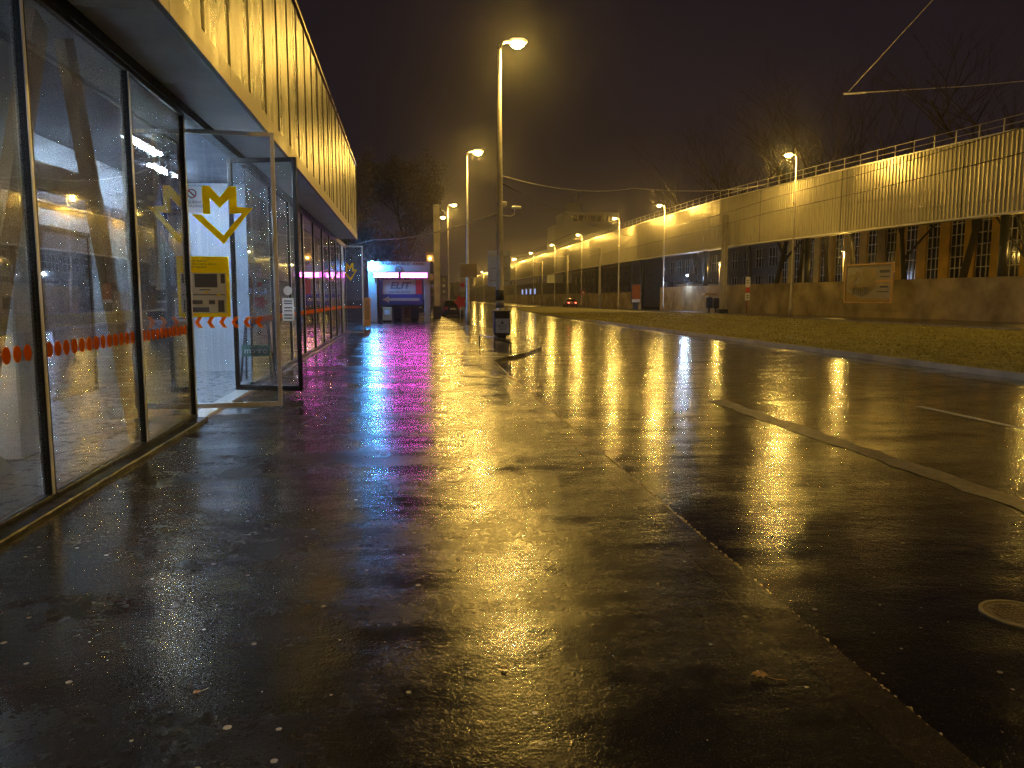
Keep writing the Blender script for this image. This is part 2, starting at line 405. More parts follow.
# grass median with kerb
med = [(12.42, -40), (12.42, 60), (13.2, 85), (15.2, 115), (19, 140), (24.0, 128), (25.5, 110), (27.6, 80), (28.6, 55), (28.8, -40)]
sheet('lawn', med, .06, M_turf, .25)
mk = MB()
for i in range(4):
    (x0, y0), (x1, y1) = med[i], med[i + 1]
    n = max(1, int((y1 - y0) / 1.5))
    for k in range(n):
        a, b = k / n, (k + 1) / n - .01 / (y1 - y0)
        ax, ay, bx, by = x0 + (x1 - x0) * a, y0 + (y1 - y0) * a, x0 + (x1 - x0) * b, y0 + (y1 - y0) * b
        mk.prism([(ax - .14, ay), (ax - .002, ay), (bx - .002, by), (bx - .14, by)], -.2, .065)
o = mk.build('median_kerb', M_conc); o['kind'] = 'structure'
sheet('track_bed', [(28.81, -40), (28.61, 55), (27.61, 80), (25.51, 110), (24.01, 128), (19.1, 140.1), (19.5, 640), (31.5, 640), (32.5, 141), (34, 100), (37.5, 65), (41, 46), (46, 8), (52, -40)], .0, M_far, .25)
fk = MB()
fe = [(29.9, -10), (29.7, 20), (29.3, 55), (28.4, 80), (26.6, 105)]
for i in range(4):
    (x0, y0), (x1, y1) = fe[i], fe[i + 1]; n = int((y1 - y0) / 2)
    for k in range(n):
        a, b = k / n, (k + 1) / n - .006
        ax, ay, bx, by = x0 + (x1 - x0) * a, y0 + (y1 - y0) * a, x0 + (x1 - x0) * b, y0 + (y1 - y0) * b
        fk.prism([(ax, ay), (ax + .2, ay), (bx + .2, by), (bx, by)], -.1, .1)
o = fk.build('far_kerb', M_conc); o['kind'] = 'structure'
# grass blades over the median
rs = np.random.RandomState(3); V = []; F = []
for k in range(42000):
    y = 6 + 74 * rs.rand() ** 1.6; x = 12.46 + (28.6 - 12.46) * rs.rand() ** 1.25
    cl = math.sin(x * 2.1 + math.sin(y * .9)) + math.sin(y * 1.3 + x)
    h = .035 + .05 * rs.rand() + .015 * cl; w = .012 + .0006 * y; a = rs.rand() * 6.28; lx, ly = (rs.rand(2) - .5) * .07
    h *= .7; i = len(V)
    V += [(x - w * math.cos(a), y - w * math.sin(a), .055), (x + w * math.cos(a), y + w * math.sin(a), .055), (x + lx, y + ly, .06 + max(.02, h))]; F.append((i, i + 1, i + 2))
me = bpy.data.meshes.new('grass'); me.from_pydata(V, [], F)
props(link('grass', me, M_blade), 'short wet yellow-green grass covering the median beyond the road', 'grass', kind='stuff')

# ================================================================== STATION BUILDING (left)
SH = -.012
def LB():
    m = MB(); m.sh = SH; return m
GX = -2.76; CX = -1.98
st = thing('station_building', 'glass fronted station with yellow-lit ribbed metal upper storey and open doors beside the pavement', 'building', (-6, 5, 0))
# interior
LB().box(-9.5, GX - .02, -14, 37.2, -.2, .03).build('floor', M_floor, st)
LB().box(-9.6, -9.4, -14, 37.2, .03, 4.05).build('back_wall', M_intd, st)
LB().box(-9.4, GX - .3, 36.9, 37.1, .03, 4.05).build('end_wall', M_grey_wall, st)
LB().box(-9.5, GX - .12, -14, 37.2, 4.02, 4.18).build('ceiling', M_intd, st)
LB().box(-14, CX - .5, -14, 33, 4.25, 6.95).build('upper_wall', M_grey_wall, st)
LB().box(-14, CX - .02, -14, 33, 6.97, 7.07).build('roof', M_dark, st)
# soffit boards
y = -14
while y < 33:
    LB().box(GX + .04, CX - .035, y + .006, min(y + 2.35, 33) - .006, 4.03, 4.07).build('soffit_board', M_soffit, st, bevel=.004); y += 2.35
LB().box(GX - .12, GX + .035, -14, 37.2, 3.93, 4.06).build('head_beam', M_dark, st)
f = LB(); y = -14
while y < 33:
    f.box(CX - .03, CX + .03, y + .004, min(y + 2.35, 33) - .004, 4.0, 4.24); y += 2.35
f.build('fascia', M_fascia, st, bevel=.004)
# ribbed upper cladding : swelling panels between standing seams
c = LB(); pts = []
y = -14.0; pitch = 1.18
while y < 32.9:
    p2 = min(pitch, 33 - y)
    for t, d in ((0, .022), (.025, .022), (.032, .0), (.16, .010), (.33, .002), (.5, .014), (.67, .002), (.84, .010), (.968, .0), (.975, .022)):
        pts.append((CX + d, y + t * p2))
    y += pitch
pts.append((CX + .022, 33))
nz = [4.245, 5.0, 5.7, 6.4, 7.0]
for i in range(len(pts) - 1):
    (xa, ya), (xb, yb) = pts[i], pts[i + 1]
    c.poly([(xa, ya, nz[0]), (xb, yb, nz[0]), (xb, yb, nz[-1]), (xa, ya, nz[-1])])
c.box(CX - .5, CX + .035, 33.002, 33.08, 4.0, 7.0)
c.box(CX - .09, CX + .06, -14, 33.08, 7.003, 7.075)
c.build('cladding', M_clad, st)
LB().box(GX - .14, GX + .16, -14, 10.45, -.02, .045).build('plinth', M_dark, st, bevel=.008)
LB().box(GX - .14, GX + .16, 14.3, 37, -.02, .045).build('plinth', M_dark, st, bevel=.008)
LB().box(GX - .14, GX + .10, 10.47, 14.28, -.02, .034).build('threshold', M_alu, st)

def window(y0, y1, top=3.92, dots=True):
    w = LB()
    w.box(GX - .05, GX + .03, y1 - .05, y1 - .005, .046, top)
    w.box(GX - .05, GX + .03, y0 + .005, y1 - .053, .046, .085)
    w.box(GX - .05, GX + .03, y0 + .005, y1 - .053, top - .05, top)
    wo_ = w.build('window', M_dark, st, bevel=.004)
    LB().box(GX - .012, GX - .002, y0 + .01, y1 - .055, .088, top - .052).build('pane', M_glass, wo_)
    LB().box(GX + .031, GX + .040, y1 - .085, y1 - .052, .09, top - .06).build('edge_seal', M_alu, wo_)
    if dots:
        d = LB(); n = int((y1 - y0 - .1) / .155)
        for k in range(n):
            yc = y0 + .09 + k * .155
            d.oprism([(.058 * math.cos(a * math.pi / 9), .062 * math.sin(a * math.pi / 9)) for a in range(18)], (GX + .0005, yc, 1.2), (0, 1, 0), (0, 0, 1), (.003, 0, 0))
        d.build('dot_strip', M_orange, wo_)
for a, b in ((-4.0, -1.6), (-1.6, .5), (.5, 2.4), (2.4, 4.25), (4.25, 6.3), (6.3, 8.5), (8.5, 10.45)): window(a, b)
yy = 14.3
for k in range(9): window(yy, yy + 2.5); yy += 2.5
# A-shaped steel brace just inside
br = thing('steel_brace', 'brown A-shaped steel brace standing just inside the nearest glass panels', 'brace', (-3.1, 7.2, .03))
def slab(x, pa, pb, w, name):
    a = Vector((x, *pa)); b = Vector((x, *pb)); t = (b - a).normalized(); s_ = Vector((0, -t.z, t.y)) * (w / 2)
    m = MB(); i = 0
    pts_ = [a - s_, a + s_, b + s_, b - s_]
    m.oprism([(0, 0), (1, 0), (2, 0)][:0] or [(p.y, p.z) for p in pts_], (x, 0, 0), (0, 1, 0), (0, 0, 1), (.09, 0, 0))
    return m.build(name, M_brown, br)
slab(-3.12, (5.5, .031), (7.1, 3.9), .24, 'leg'); slab(-3.12, (8.86, .031), (7.6, 3.9), .22, 'leg'); slab(-3.115, (6.7, 2.6), (8.05, 2.63), .22, 'crossbar')
co = MB().box(-4.25, -3.8, 7.9, 8.3, .03, 4.02).build('pale_column', M_white, loc=(-4.0, 8.1, .03), bevel=.02)
props(co, 'white panelled square column behind the brace and the nearest glass', 'column')
rp_ = MB(); rp_.oprism([(-1.5, 0), (7.4, 0), (6.3, .85), (4.6, 1.9), (-1.5, 1.9)], (-3.75, 0, .031), (0, 1, 0), (0, 0, 1), (.12, 0, 0))
props(rp_.build('stair_parapet', M_white, loc=(-3.7, 3, .03)), 'white sloping stair parapet seen low through the nearest glass', 'parapet')
# interior partition behind the doors
pt = thing('entrance_partition', 'blue-grey inner wall with a dark doorway behind the open door with the logo', 'partition', (-5.4, 13, .03))
MB().box(-5.6, -5.5, 10.9, 16.5, .031, 4.0).build('wall', M_int, pt)
MB().box(-9.3, -5.62, 16.0, 16.1, .031, 4.0).build('side_wall', M_int, pt)
m = MB(); m.box(-5.49, -5.44, 12.2, 12.28, .031, 2.6); m.box(-5.49, -5.44, 13.9, 13.98, .031, 2.6); m.box(-5.49, -5.44, 12.2, 13.98, 2.605, 2.68)
m.build('door_frame', M_dark, pt); MB().box(-5.49, -5.46, 12.285, 13.895, .04, 2.6).build('doorway', M_ink, pt)
MB().box(-5.49, -5.40, 10.95, 16.4, 3.0, 3.22).build('header', M_ink, pt)
wl = MB().box(-5.35, -2.95, 17.2, 17.3, .031, 4.0).build('lobby_wall', M_int, loc=(-4.1, 17.2, .03)); props(wl, 'pale blue-grey lobby end wall seen through the open glass doors', 'wall')
# green A-board
ab = thing('sandwich_board', 'green folding board reading metro standing inside the entrance', 'sign', (-3.0, 15.2, .03))
m = MB()
for sgn in (-1, 1):
    m.tube([(-3.0 + .28, 15.2 + sgn * .25, .035), (-3.0 + .2, 15.2 + sgn * .02, 1.15)], .02, 6); m.tube([(-3.0 - .28, 15.2 + sgn * .25, .035), (-3.0 - .2, 15.2 + sgn * .02, 1.15)], .02, 6)
m.build('frame', M_dark, ab)
MB().box(-3.26, -2.74, 15.02, 15.045, .50, .72).build('panel', M_green, ab); text('lettering', 'metro', .17, (-3.0, 15.01, .61), (1, 0, 0), (0, 0, 1), M_paper, ab)
# fluorescent ceiling lights
gl = 'fluorescent tubes on the lobby ceiling'
fl0 = None
spots_ = [(-5.6, 4.6), (-4.15, 12.9), (-4.6, 15.3), (-7.6, 11.2), (-7.4, 14.0), (-5.6, 20.5), (-5.6, 26), (-5.6, 31.5)]  # first tube is added out of view to light the column and parapet
names_ = ['nearest to the camera over the stair parapet', 'just inside the open entrance doors', 'over the green folding board', 'deep in the lobby behind the white column', 'deep in the lobby before the inner wall',
          'first beyond the lobby end wall', 'in the middle of the far glass hall', 'at the far end of the glass hall']
for (x, y), nm in zip(spots_, names_):
    if fl0 is None:
        fl0 = fl = thing('ceiling_light', '', 'ceiling light', (x, y, 4.0), gl)
        MB().box(x - .09, x + .09, y - .75, y + .75, 3.96, 4.015).build('housing', M_white, fl)
        MB().tube([(x - .04, y - .7, 3.935), (x - .04, y + .7, 3.935)], .018, 6).tube([(x + .04, y - .7, 3.935), (x + .04, y + .7, 3.935)], .018, 6).build('tube', E_tube, fl)
    else: fl = copy_tree(fl0, None, (x, y, 4.0))
    fl['label'] = 'white twin-tube ceiling light ' + nm

# doors -----------------------------------------------------------------
def door(p0, p1, z0, z1, fmat, fw, name='door', logo=False, sticker=False):
    p0 = Vector((*p0, 0)); p1 = Vector((*p1, 0)); u = (p1 - p0); L = u.length; u.normalize(); n = Vector((u.y, -u.x, 0)); d = n * -.045
    up = Vector((0, 0, 1))
    m = MB(); o = p0
    def rect(a0, a1, b0, b1, off=Vector((0, 0, 0)), dd=d, mb=None):
        (mb or m).oprism([(a0, b0), (a1, b0), (a1, b1), (a0, b1)], o + off, u, up, dd)
    rect(0, fw, z0, z1); rect(L - fw, L, z0, z1); rect(fw + .001, L - fw - .001, z0, z0 + fw * 1.3); rect(fw + .001, L - fw - .001, z1 - fw, z1)
    dr = m.build(name, fmat, st, bevel=.006)
    g = MB(); rect(fw - .01, L - fw + .01, z0 + fw, z1 - fw + .01, n * -.018, n * -.009, g); g.build('pane', M_glassd, dr)
    return dr, o, u, n, L, z0, z1
dr, o, u, n, L, z0, z1 = door((-3.28, 11.08), (-1.9, 11.22), .06, 3.86, M_alu, .055)
front = o + n * -.016     # just in front of the glass, camera side
def onface(a, z, lift): return front + u * a + Vector((0, 0, z)) + n * lift
def poly_on(pts_, lift, mat, name, parent=dr):
    m = MB(); m.oprism(pts_, front + n * lift, u, Vector((0, 0, 1)), n * .0015); return m.build(name, mat, parent)
def quads_on(rects, lift, mat, name, parent=dr):
    m = MB()
    for a0, a1, b0, b1 in rects: m.oprism([(a0, b0), (a1, b0), (a1, b1), (a0, b1)], front + n * lift, u, Vector((0, 0, 1)), n * .0015)
    return m.build(name, mat, parent)
def Ax(px_): return (px_ - 180) * .01335          # distance along the door from its hinge
# station symbol : an M standing on a down-pointing arrow
Z = lambda yp: 3.12 - (yp - 186) * .0136
Mpts = [(212, 186), (219, 186), (228.5, 197), (238, 186), (245, 186), (245, 206), (260.5, 207), (260.5, 211), (231, 243.5), (201, 214), (206.5, 213), (213, 214), (231, 232.5), (249.5, 213.5), (238, 213), (238, 198), (228.5, 207.5), (219, 198), (219, 214), (212, 214)]
def tri_poly(pts_, lift, mat, name, parent):
    bm = bmesh.new(); o2 = front + n * lift
    fr = [bm.verts.new(o2 + u * Ax(a) + Vector((0, 0, Z(b)))) for a, b in pts_]
    fc = bm.faces.new(fr); bm.normal_update()
    r = bmesh.ops.extrude_face_region(bm, geom=[fc]); bmesh.ops.translate(bm, vec=n * .0015, verts=[g for g in r['geom'] if isinstance(g, bmesh.types.BMVert)])
    bmesh.ops.triangulate(bm, faces=bm.faces[:])
    me = bpy.data.meshes.new(name); bm.to_mesh(me); bm.free(); return link(name, me, mat, parent)
Mpts = [(212, 186), (219, 186), (228.5, 197), (238, 186), (245, 186), (245, 206), (260.5, 207), (231, 243.5), (201, 214), (212, 214), (212.001, 213.99), (208.5, 216), (231, 236), (252, 212.5), (238, 213), (238, 198), (228.5, 207.5), (219, 198), (219, 211), (212, 211)]
Mpts = [(212, 186), (219, 186), (228.5, 197), (238, 186), (245, 186), (245, 206), (260.5, 207), (231, 243.5), (201, 214.5), (210, 214.5), (231, 234.5), (250, 212.5), (238, 213), (238, 198), (228.5, 207.5), (219, 198), (219, 214), (212, 214)]
tri_poly(Mpts, .0022, M_yellow, 'logo', dr)
def rq(x0, x1, y0, y1, lift, mat, name): return quads_on([(Ax(x0), Ax(x1), Z(y1), Z(y0))], lift, mat, name)
rq(193.5, 212, 187, 213, .0022, M_paper, 'notice')
def ring(cx, cy, r0, r1, lift, mat, name, slash=True):
    m = MB()
    for k in range(20):
        a, b = k * math.pi / 10, (k + 1) * math.pi / 10
        m.oprism([(cx + r0 * math.cos(a), cy + r0 * math.sin(a)), (cx + r1 * math.cos(a), cy + r1 * math.sin(a)), (cx + r1 * math.cos(b), cy + r1 * math.sin(b)), (cx + r0 * math.cos(b), cy + r0 * math.sin(b))], front + n * lift, u, Vector((0, 0, 1)), n * .0015)
    if slash: m.oprism([(cx - r0 * .8, cy + r0 * .55), (cx - r0 * .55, cy + r0 * .8), (cx + r0 * .8, cy - r0 * .55), (cx + r0 * .55, cy - r0 * .8)], front + n * lift, u, Vector((0, 0, 1)), n * .0012)
    return m.build(name, mat, dr)
ring(Ax(202), Z(194), .048, .062, .0045, M_red, 'prohibition_symbol')
text('notice_text', 'KOUŘENÍ\nZAKÁZÁNO', .05, onface(Ax(202.7), Z(204.5), .0045), u, (0, 0, 1), M_ink, dr, .001)
rq(187.5, 235, 256, 317, .0022, M_yellow, 'poster')
rq(189, 231.5, 272.5, 313, .0045, M_paper, 'poster_map')
text('poster_heading', 'Dočasné opatření\npro výluku metra, linka C\nnáhradní doprava', .042, onface(Ax(191), Z(263.5), .0045), u, (0, 0, 1), M_ink, dr, .001, 'LEFT')
bl = [(189.5, 197, 273.5, 287), (201, 223, 273.5, 287), (226.5, 230.5, 273.5, 283), (189.5, 194, 300, 312), (198, 208, 300, 304), (198, 214, 307, 312), (214, 220, 300, 304), (223, 229, 300, 312), (205.5, 216, 289, 290), (199, 230, 294, 295)]
quads_on([(Ax(a), Ax(b), Z(d), Z(c_)) for a, b, c_, d in bl], .0068, M_ink, 'map_blocks')
for q_ in ((Ax(210), Ax(214), Z(293), Z(291.5)), (Ax(222), Ax(226), Z(295.5), Z(293.7))): quads_on([q_], .0095, M_yellow, 'map_mark')
m = MB()
for k in range(7):
    a = Ax(187 + k * 12); zc = 1.265; w_, h_ = .052, .075
    m.oprism([(a, zc), (a + w_, zc + h_), (a + w_ * 2.1, zc + h_), (a + w_ * 1.1, zc), (a + w_ * 2.1, zc - h_), (a + w_, zc - h_)], front + n * .0022, u, Vector((0, 0, 1)), n * .0015)
m.build('chevron_strip', M_orange, dr)
m = MB(); hp = onface(L - .12, 1.05, .03); m.tube([hp + Vector((0, 0, -.22)), hp + Vector((0, 0, .22))], .014, 8); m.tube([hp + Vector((0, 0, .18)), hp + Vector((0, 0, .18)) - n * .05], .01, 6); m.tube([hp + Vector((0, 0, -.18)), hp + Vector((0, 0, -.18)) - n * .05], .01, 6)
m.build('handle', M_alu, dr)
# second leaf, dark frame
dr2, o, u, n, L, z0, z1 = door((-3.02, 13.35), (-1.88, 13.05), .06, 3.86, M_dark, .07)
front = o + n * -.016
def sticker_on(d_, a, z, r_):
    m = MB(); m.oprism([(a + r_ * math.cos(k * math.pi / 8), z + r_ * math.sin(k * math.pi / 8)) for k in range(16)], front + n * .0022, u, Vector((0, 0, 1)), n * .0015); return m.build('round_sticker', M_paper, d_)
sticker_on(dr2, L - .21, 1.72, .075)
quads_on([(L - .31, L - .11, 1.22, 1.6)], .0022, M_paper, 'notice', dr2)
quads_on([(L - .28, L - .14, z_, z_ + .02) for z_ in (1.26, 1.31, 1.38, 1.43, 1.5, 1.54)], .0045, M_ink, 'notice_lines', dr2)
# far leaf with the same symbol
dr3, o, u, n, L, z0, z1 = door((-3.16, 34.6), (-2.24, 34.45), .06, 3.86, M_alu, .06)
front = o + n * -.016
_Ax = Ax
Ax = lambda p: (p - 195) * .0105
tri_poly(Mpts, .0022, M_yellow, 'logo', dr3)
m = MB()
for k in range(9): m.oprism([(.1 + k * .085 + .03 * math.cos(a * .785), 1.2 + .06 * math.sin(a * .785)) for a in range(8)], front + n * .0022, u, Vector((0, 0, 1)), n * .0015)
m.build('dot_strip', M_orange, dr3)

# small board post past the building
ib = thing('notice_post', 'narrow brown notice board standing between the last glass door and the portal', 'notice board', (-2.45, 40.5, 0))
MB().box(-2.62, -2.28, 40.45, 40.55, .15, 1.62).build('board', M_brown, ib, bevel=.01)
MB().box(-2.60, -2.55, 40.47, 40.53, 0, .149).box(-2.35, -2.30, 40.47, 40.53, 0, .149).build('leg', M_dark, ib)
MB().box(-2.56, -2.34, 40.435, 40.449, .5, 1.5).build('sheet', M_box, ib)

# ================================================================== PORTAL with displays
PY = 52.0
po = thing('entrance_portal', 'pale portal across the pavement with magenta displays and blue lamps', 'portal', (-1.0, PY, 0))
MB().box(-3.05, -2.50, PY - .2, PY + .2, 0, 3.30).build('post', M_portal, po, bevel=.02)
MB().box(.62, 1.0, PY - .2, PY + .2, 0, 3.30).build('post', M_portal, po, bevel=.02)
MB().box(-3.05, 1.0, PY - .22, PY + .22, 3.302, 3.98).build('header', M_portal, po, bevel=.02)
text('header_text', 'URBAN PUBLIC AREA', .27, (-.85, PY - .235, 3.83), (1, 0, 0), (0, 0, 1), M_black, po, .01, sx=1.15)
m = MB()
for k in range(16):
    a, b = k * math.pi / 8, (k + 1) * math.pi / 8
    m.oprism([(.17 * math.cos(a), .17 * math.sin(a)), (.24 * math.cos(a), .24 * math.sin(a)), (.24 * math.cos(b), .24 * math.sin(b)), (.17 * math.cos(b), .17 * math.sin(b))], (-1.05, PY - .24, 3.45), (1, 0, 0), (0, 0, 1), (0, .015, 0))
m.oprism([(-.15, -.1), (0, .1), (.15, -.1), (.08, -.1), (0, .0), (-.08, -.1)], (-1.05, PY - .24, 3.45), (1, 0, 0), (0, 0, 1), (0, .015, 0))
m.build('emblem', M_ink, po)
for xa, xb, tx in ((-2.66, -1.05, 'OTEVŘENO'), (-.92, .84, 'POTRAVINY')):
    led = MB().box(xa, xb, PY - .36, PY - .26, 2.93, 3.26).build('display', M_black, po)
    MB().box(xa + .03, xb - .03, PY - .375, PY - .362, 2.95, 3.24).build('lit_panel', E_led, led)
    text('display_text', tx, .26, ((xa + xb) / 2, PY - .382, 3.09), (1, 0, 0), (0, 0, 1), M_red, led, .008, sx=1.0)
for z_ in (3.86, 3.5):
    lb = MB().box(-2.86, -2.66, PY - .3, PY - .222, z_ - .1, z_ + .1).build('lamp_bracket', M_dark, po)
    MB().lathe((-2.76, PY - .36, z_), [(.02, -.15), (.11, -.09), (.135, 0), (.11, .09), (.02, .15)], 10).build('bulb', E_cyan, lb)
def point(name, loc, col, w, r=.1, parent=None):
    l = bpy.data.lights.new(name, 'POINT'); l.color = col; l.energy = w; l.shadow_soft_size = r
    o_ = bpy.data.objects.new(name, l); C.objects.link(o_); o_.location = loc
    if parent is not None: o_.parent = parent; o_.location = Vector(loc) - worldloc(parent)
    return o_
point('cyan_light', (-2.76, PY - .62, 3.7), (.06, .38, 1), 900, .12, po)
def arealight(name, loc, rot, sx_, sy_, col, w, parent=None):
    l = bpy.data.lights.new(name, 'AREA'); l.shape = 'RECTANGLE'; l.size = sx_; l.size_y = sy_; l.color = col; l.energy = w
    o_ = bpy.data.objects.new(name, l); C.objects.link(o_); o_.location = loc; o_.rotation_euler = rot
    if parent is not None: o_.parent = parent; o_.location = Vector(loc) - worldloc(parent)
    return o_

# advertising trailer parked in the portal
tr = thing('parked_trailer', 'blue boxed trailer with white lettered placard and arrow parked under the portal', 'trailer', (-.95, PY + 2, 0))
TY = PY + 1.0
MB().box(-2.42, .55, TY, TY + 3.2, 1.12, 2.86).build('body', M_blue, tr, bevel=.03)
pl = MB().box(-2.15, .05, TY - .03, TY - .004, 1.86, 2.82).build('placard', M_portal, tr)
text('lettering', 'ELIT', .62, (-1.02, TY - .036, 2.42), (1, 0, 0), (0, 0, 1), M_ink, pl, .012, bold=.02, shear=.25, sx=1.15)
text('lettering', 'CAR AND SERVICE', .17, (-1.05, TY - .036, 2.0), (1, 0, 0), (0, 0, 1), M_ink, pl, .01, bold=.006)
MB().oprism([(-2.2, 1.5), (-1.75, 1.72), (-1.75, 1.59), (.3, 1.59), (.3, 1.41), (-1.75, 1.41), (-1.75, 1.28)], (0, TY - .03, 0), (1, 0, 0), (0, 0, 1), (0, .02, 0)).build('arrow', M_portal, tr)
MB().box(.08, .5, TY - .03, TY - .004, 1.86, 2.82).build('red_panel', M_red, tr)
MB().box(-1.9, .3, TY + .1, TY + 3.1, .95, 1.1).build('chassis', M_dark, tr)
for x in (-1.45, -.28):
    wh = MB(); wh.oprism([(.52 * math.cos(a * math.pi / 12), .52 + .52 * math.sin(a * math.pi / 12)) for a in range(24)], (x, TY + .9, 0), (0, 1, 0), (0, 0, 1), (.5, 0, 0)); w_ = wh.build('wheel', M_rubber, tr, bevel=.03)
    MB().box(x - .02, x + .52, TY + .28, TY + .32, .25, .94).build('mudflap', M_rubber, tr)
MB().box(-2.3, -1.75, TY + .05, TY + .15, .55, .95).build('rear_bumper', M_dark, tr); MB().box(.0, .5, TY + .05, TY + .15, .6, .85).build('rear_bumper', M_dark, tr)
bx = thing('carton', 'beige carton crate standing below the arrow in the portal', 'box', (-1.9, PY + .2, 0))
MB().box(-2.15, -1.55, PY + .0, PY + .5, .12, 1.0).build('box', M_box, bx, bevel=.02); MB().box(-2.12, -1.58, PY + .03, PY + .47, 0, .119).build('pallet', M_dark, bx); MB().box(-2.02, -1.68, PY - .012, PY - .001, .5, .8).build('label', M_paper, bx)
# ================================================================== STREET LAMPS
HEAD = {}
def lamp_tree(name, label, x, y, z, s, group, h=None, watt=None, arm=.42, r0=.11, mat=M_pole):
    """s = +1 head towards +X"""
    t = thing(name, label, 'street lamp', (x, y, z), group)
    H = h
    MB().lathe((x, y, z), [(r0 * 1.5, 0), (r0 * 1.5, .9), (r0 * 1.05, 1.0), (r0 * .72, (H - z) * .55), (r0 * .45, H - z - .25)], 12).build('pole', mat, t)
    MB().tube([(x, y, H - .35), (x + s * .03, y, H - .1), (x + s * .15, y, H + .03), (x + s * arm, y, H + .06)], [r0 * .42, r0 * .4, r0 * .38, r0 * .34], 8).build('arm', mat, t)
    hx = x + s * (arm + .3)
    hd = MB(); hd.oprism([(-.36, -.03), (-.36, .06), (-.2, .13), (.2, .14), (.38, .05), (.38, -.03)], (hx, y - .16, H + .05), (s, 0, 0), (0, 0, 1), (0, .32, 0)); hb = hd.build('lamp_head', M_pole, t, bevel=.02)
    MB().lathe((hx, y, H + .018), [(.01, -.2), (.16, -.18), (.27, -.09), (.29, -.001)], 12).build('lens', E_lens, hb)
    point('lamp_light', (hx, y, H - .38), SODIUM, watt or LAMP_W, .10, t)
    return t
gL, gR = 'tall street lamps along the near kerb', 'street lamps along the far side of the tracks'
nl = lamp_tree('street_lamp', 'tallest street lamp at the kerb, its pole carrying a pale sign plate and a bin', 3.46, 31.6, 0, 1, gL, 11.65, r0=.16)
lamp_tree('street_lamp', 'second street lamp down the near kerb, left of the pole with the pale plate', 3.5, 51.7, RZ, 1, gL, 11.1, r0=.11)
lamp_tree('street_lamp', 'third lamp along the near kerb, just right of the thick concrete post', 3.9, 91, RZ, 1, gL, 12.3, r0=.10)
lamp_tree('street_lamp', 'lower lamp glowing directly above the top of the concrete post', 3.1, 104, RZ, 1, gL, 12.2, r0=.10)
lamp_tree('street_lamp', 'street lamp on the near kerb behind the camera position', 3.4, -6.0, RZ, 1, gL, 11.8, r0=.12, watt=1500)
ordn = ['nearest', 'second', 'third', 'fourth', 'fifth', 'sixth', 'seventh', 'eighth', 'ninth', 'tenth', 'eleventh', 'twelfth', 'thirteenth']
rr = [(31.55, 62, 13.35), (31.2, 95, 13.1), (29.4, 110, 13.0), (30.0, 138, 12.9), (29.8, 164, 12.85), (29.6, 193, 12.8), (29.4, 225, 12.8), (29.3, 262, 12.7), (29.2, 330, 12.6), (29.2, 375, 12.6), (29.3, 425, 12.3), (29.4, 480, 12.3), (29.6, 560, 12.3)]
for i, (x, y, h) in enumerate(rr):
    lamp_tree('street_lamp', ordn[i] + ' lit lamp of the far row, counted from the right edge', x, y, 0, -1, gR, h, r0=.10, watt=LAMP_W * (1.0 if i < 6 else 1.6))
lamp_tree('street_lamp', 'lamp of the far row standing outside the picture to the right', 31.5, 28, 0, -1, gR, 13.3, r0=.10)

# what the nearest pole carries
sp = thing('sign_plate', 'pale blank plate clamped behind the nearest tall lamp pole', 'sign', (3.46, 31.8, 2.1))
MB().oprism([(-.47, .03), (-.44, 0), (.44, 0), (.47, .03), (.47, 1.42), (.44, 1.45), (-.44, 1.45), (-.47, 1.42)], (3.46, 31.86, 2.08), (1, 0, 0), (0, 0, 1), (0, .03, 0)).build('plate', M_signback, sp)
m = MB()
for z_ in (2.3, 2.8, 3.3): m.box(3.08, 3.84, 31.83, 31.858, z_, z_ + .035)
m.box(3.35, 3.57, 31.76, 31.828, 2.25, 3.38); m.build('bracket', M_pole, sp)
pb = thing('pole_band', 'black paper notices wrapped round the nearest lamp pole above the bin', 'notice', (3.46, 31.6, 1.3))
MB().lathe((3.46, 31.6, 1.5), [(.172, 0), (.172, .42)], 14).build('upper_band', M_black, pb); MB().lathe((3.46, 31.6, 1.2), [(.175, 0), (.175, .22)], 14).build('lower_band', M_ink, pb)
bn = thing('waste_bin', 'black waste bin with a white poster strapped in front of the nearest lamp pole', 'bin', (3.46, 31.1, 0))
MB().box(3.15, 3.79, 30.85, 31.35, .10, 1.02).build('body', M_dark, bn, bevel=.03)
MB().box(3.12, 3.82, 30.82, 31.38, 1.022, 1.10).build('lid', M_black, bn, bevel=.02); MB().box(3.3, 3.64, 31.0, 31.2, 0, .099).build('foot', M_black, bn)
MB().box(3.2, 3.74, 30.83, 30.848, .2, .78).build('poster', M_paper, bn)
text('poster_text', 'MĚSTO\nČISTÉ', .12, (3.47, 30.826, .42), (1, 0, 0), (0, 0, 1), M_ink, bn, .003)
MB().oprism([(-.08, 0), (-.03, .07), (0, .16), (.03, .07), (.08, 0)], (3.47, 30.822, .57), (1, 0, 0), (0, 0, 1), (0, .004, 0)).build('poster_emblem', M_ink, bn)
cb = thing('bracket_camera', 'small camera on a bent bracket high on the nearest lamp pole', 'camera', (3.6, 31.6, 5.0))
MB().tube([(3.56, 31.6, 4.95), (3.9, 31.6, 4.9), (4.05, 31.6, 4.98), (4.08, 31.6, 5.2)], .025, 6).tube([(3.56, 31.6, 5.25), (3.68, 31.6, 5.35)], .03, 6).build('bracket', M_alu, cb)
MB().box(3.95, 4.32, 31.52, 31.68, 5.2, 5.31).build('housing', M_alu, cb, bevel=.02); MB().box(3.57, 3.74, 31.5, 31.7, 5.3, 5.48).build('junction_box', M_alu, cb, bevel=.02)
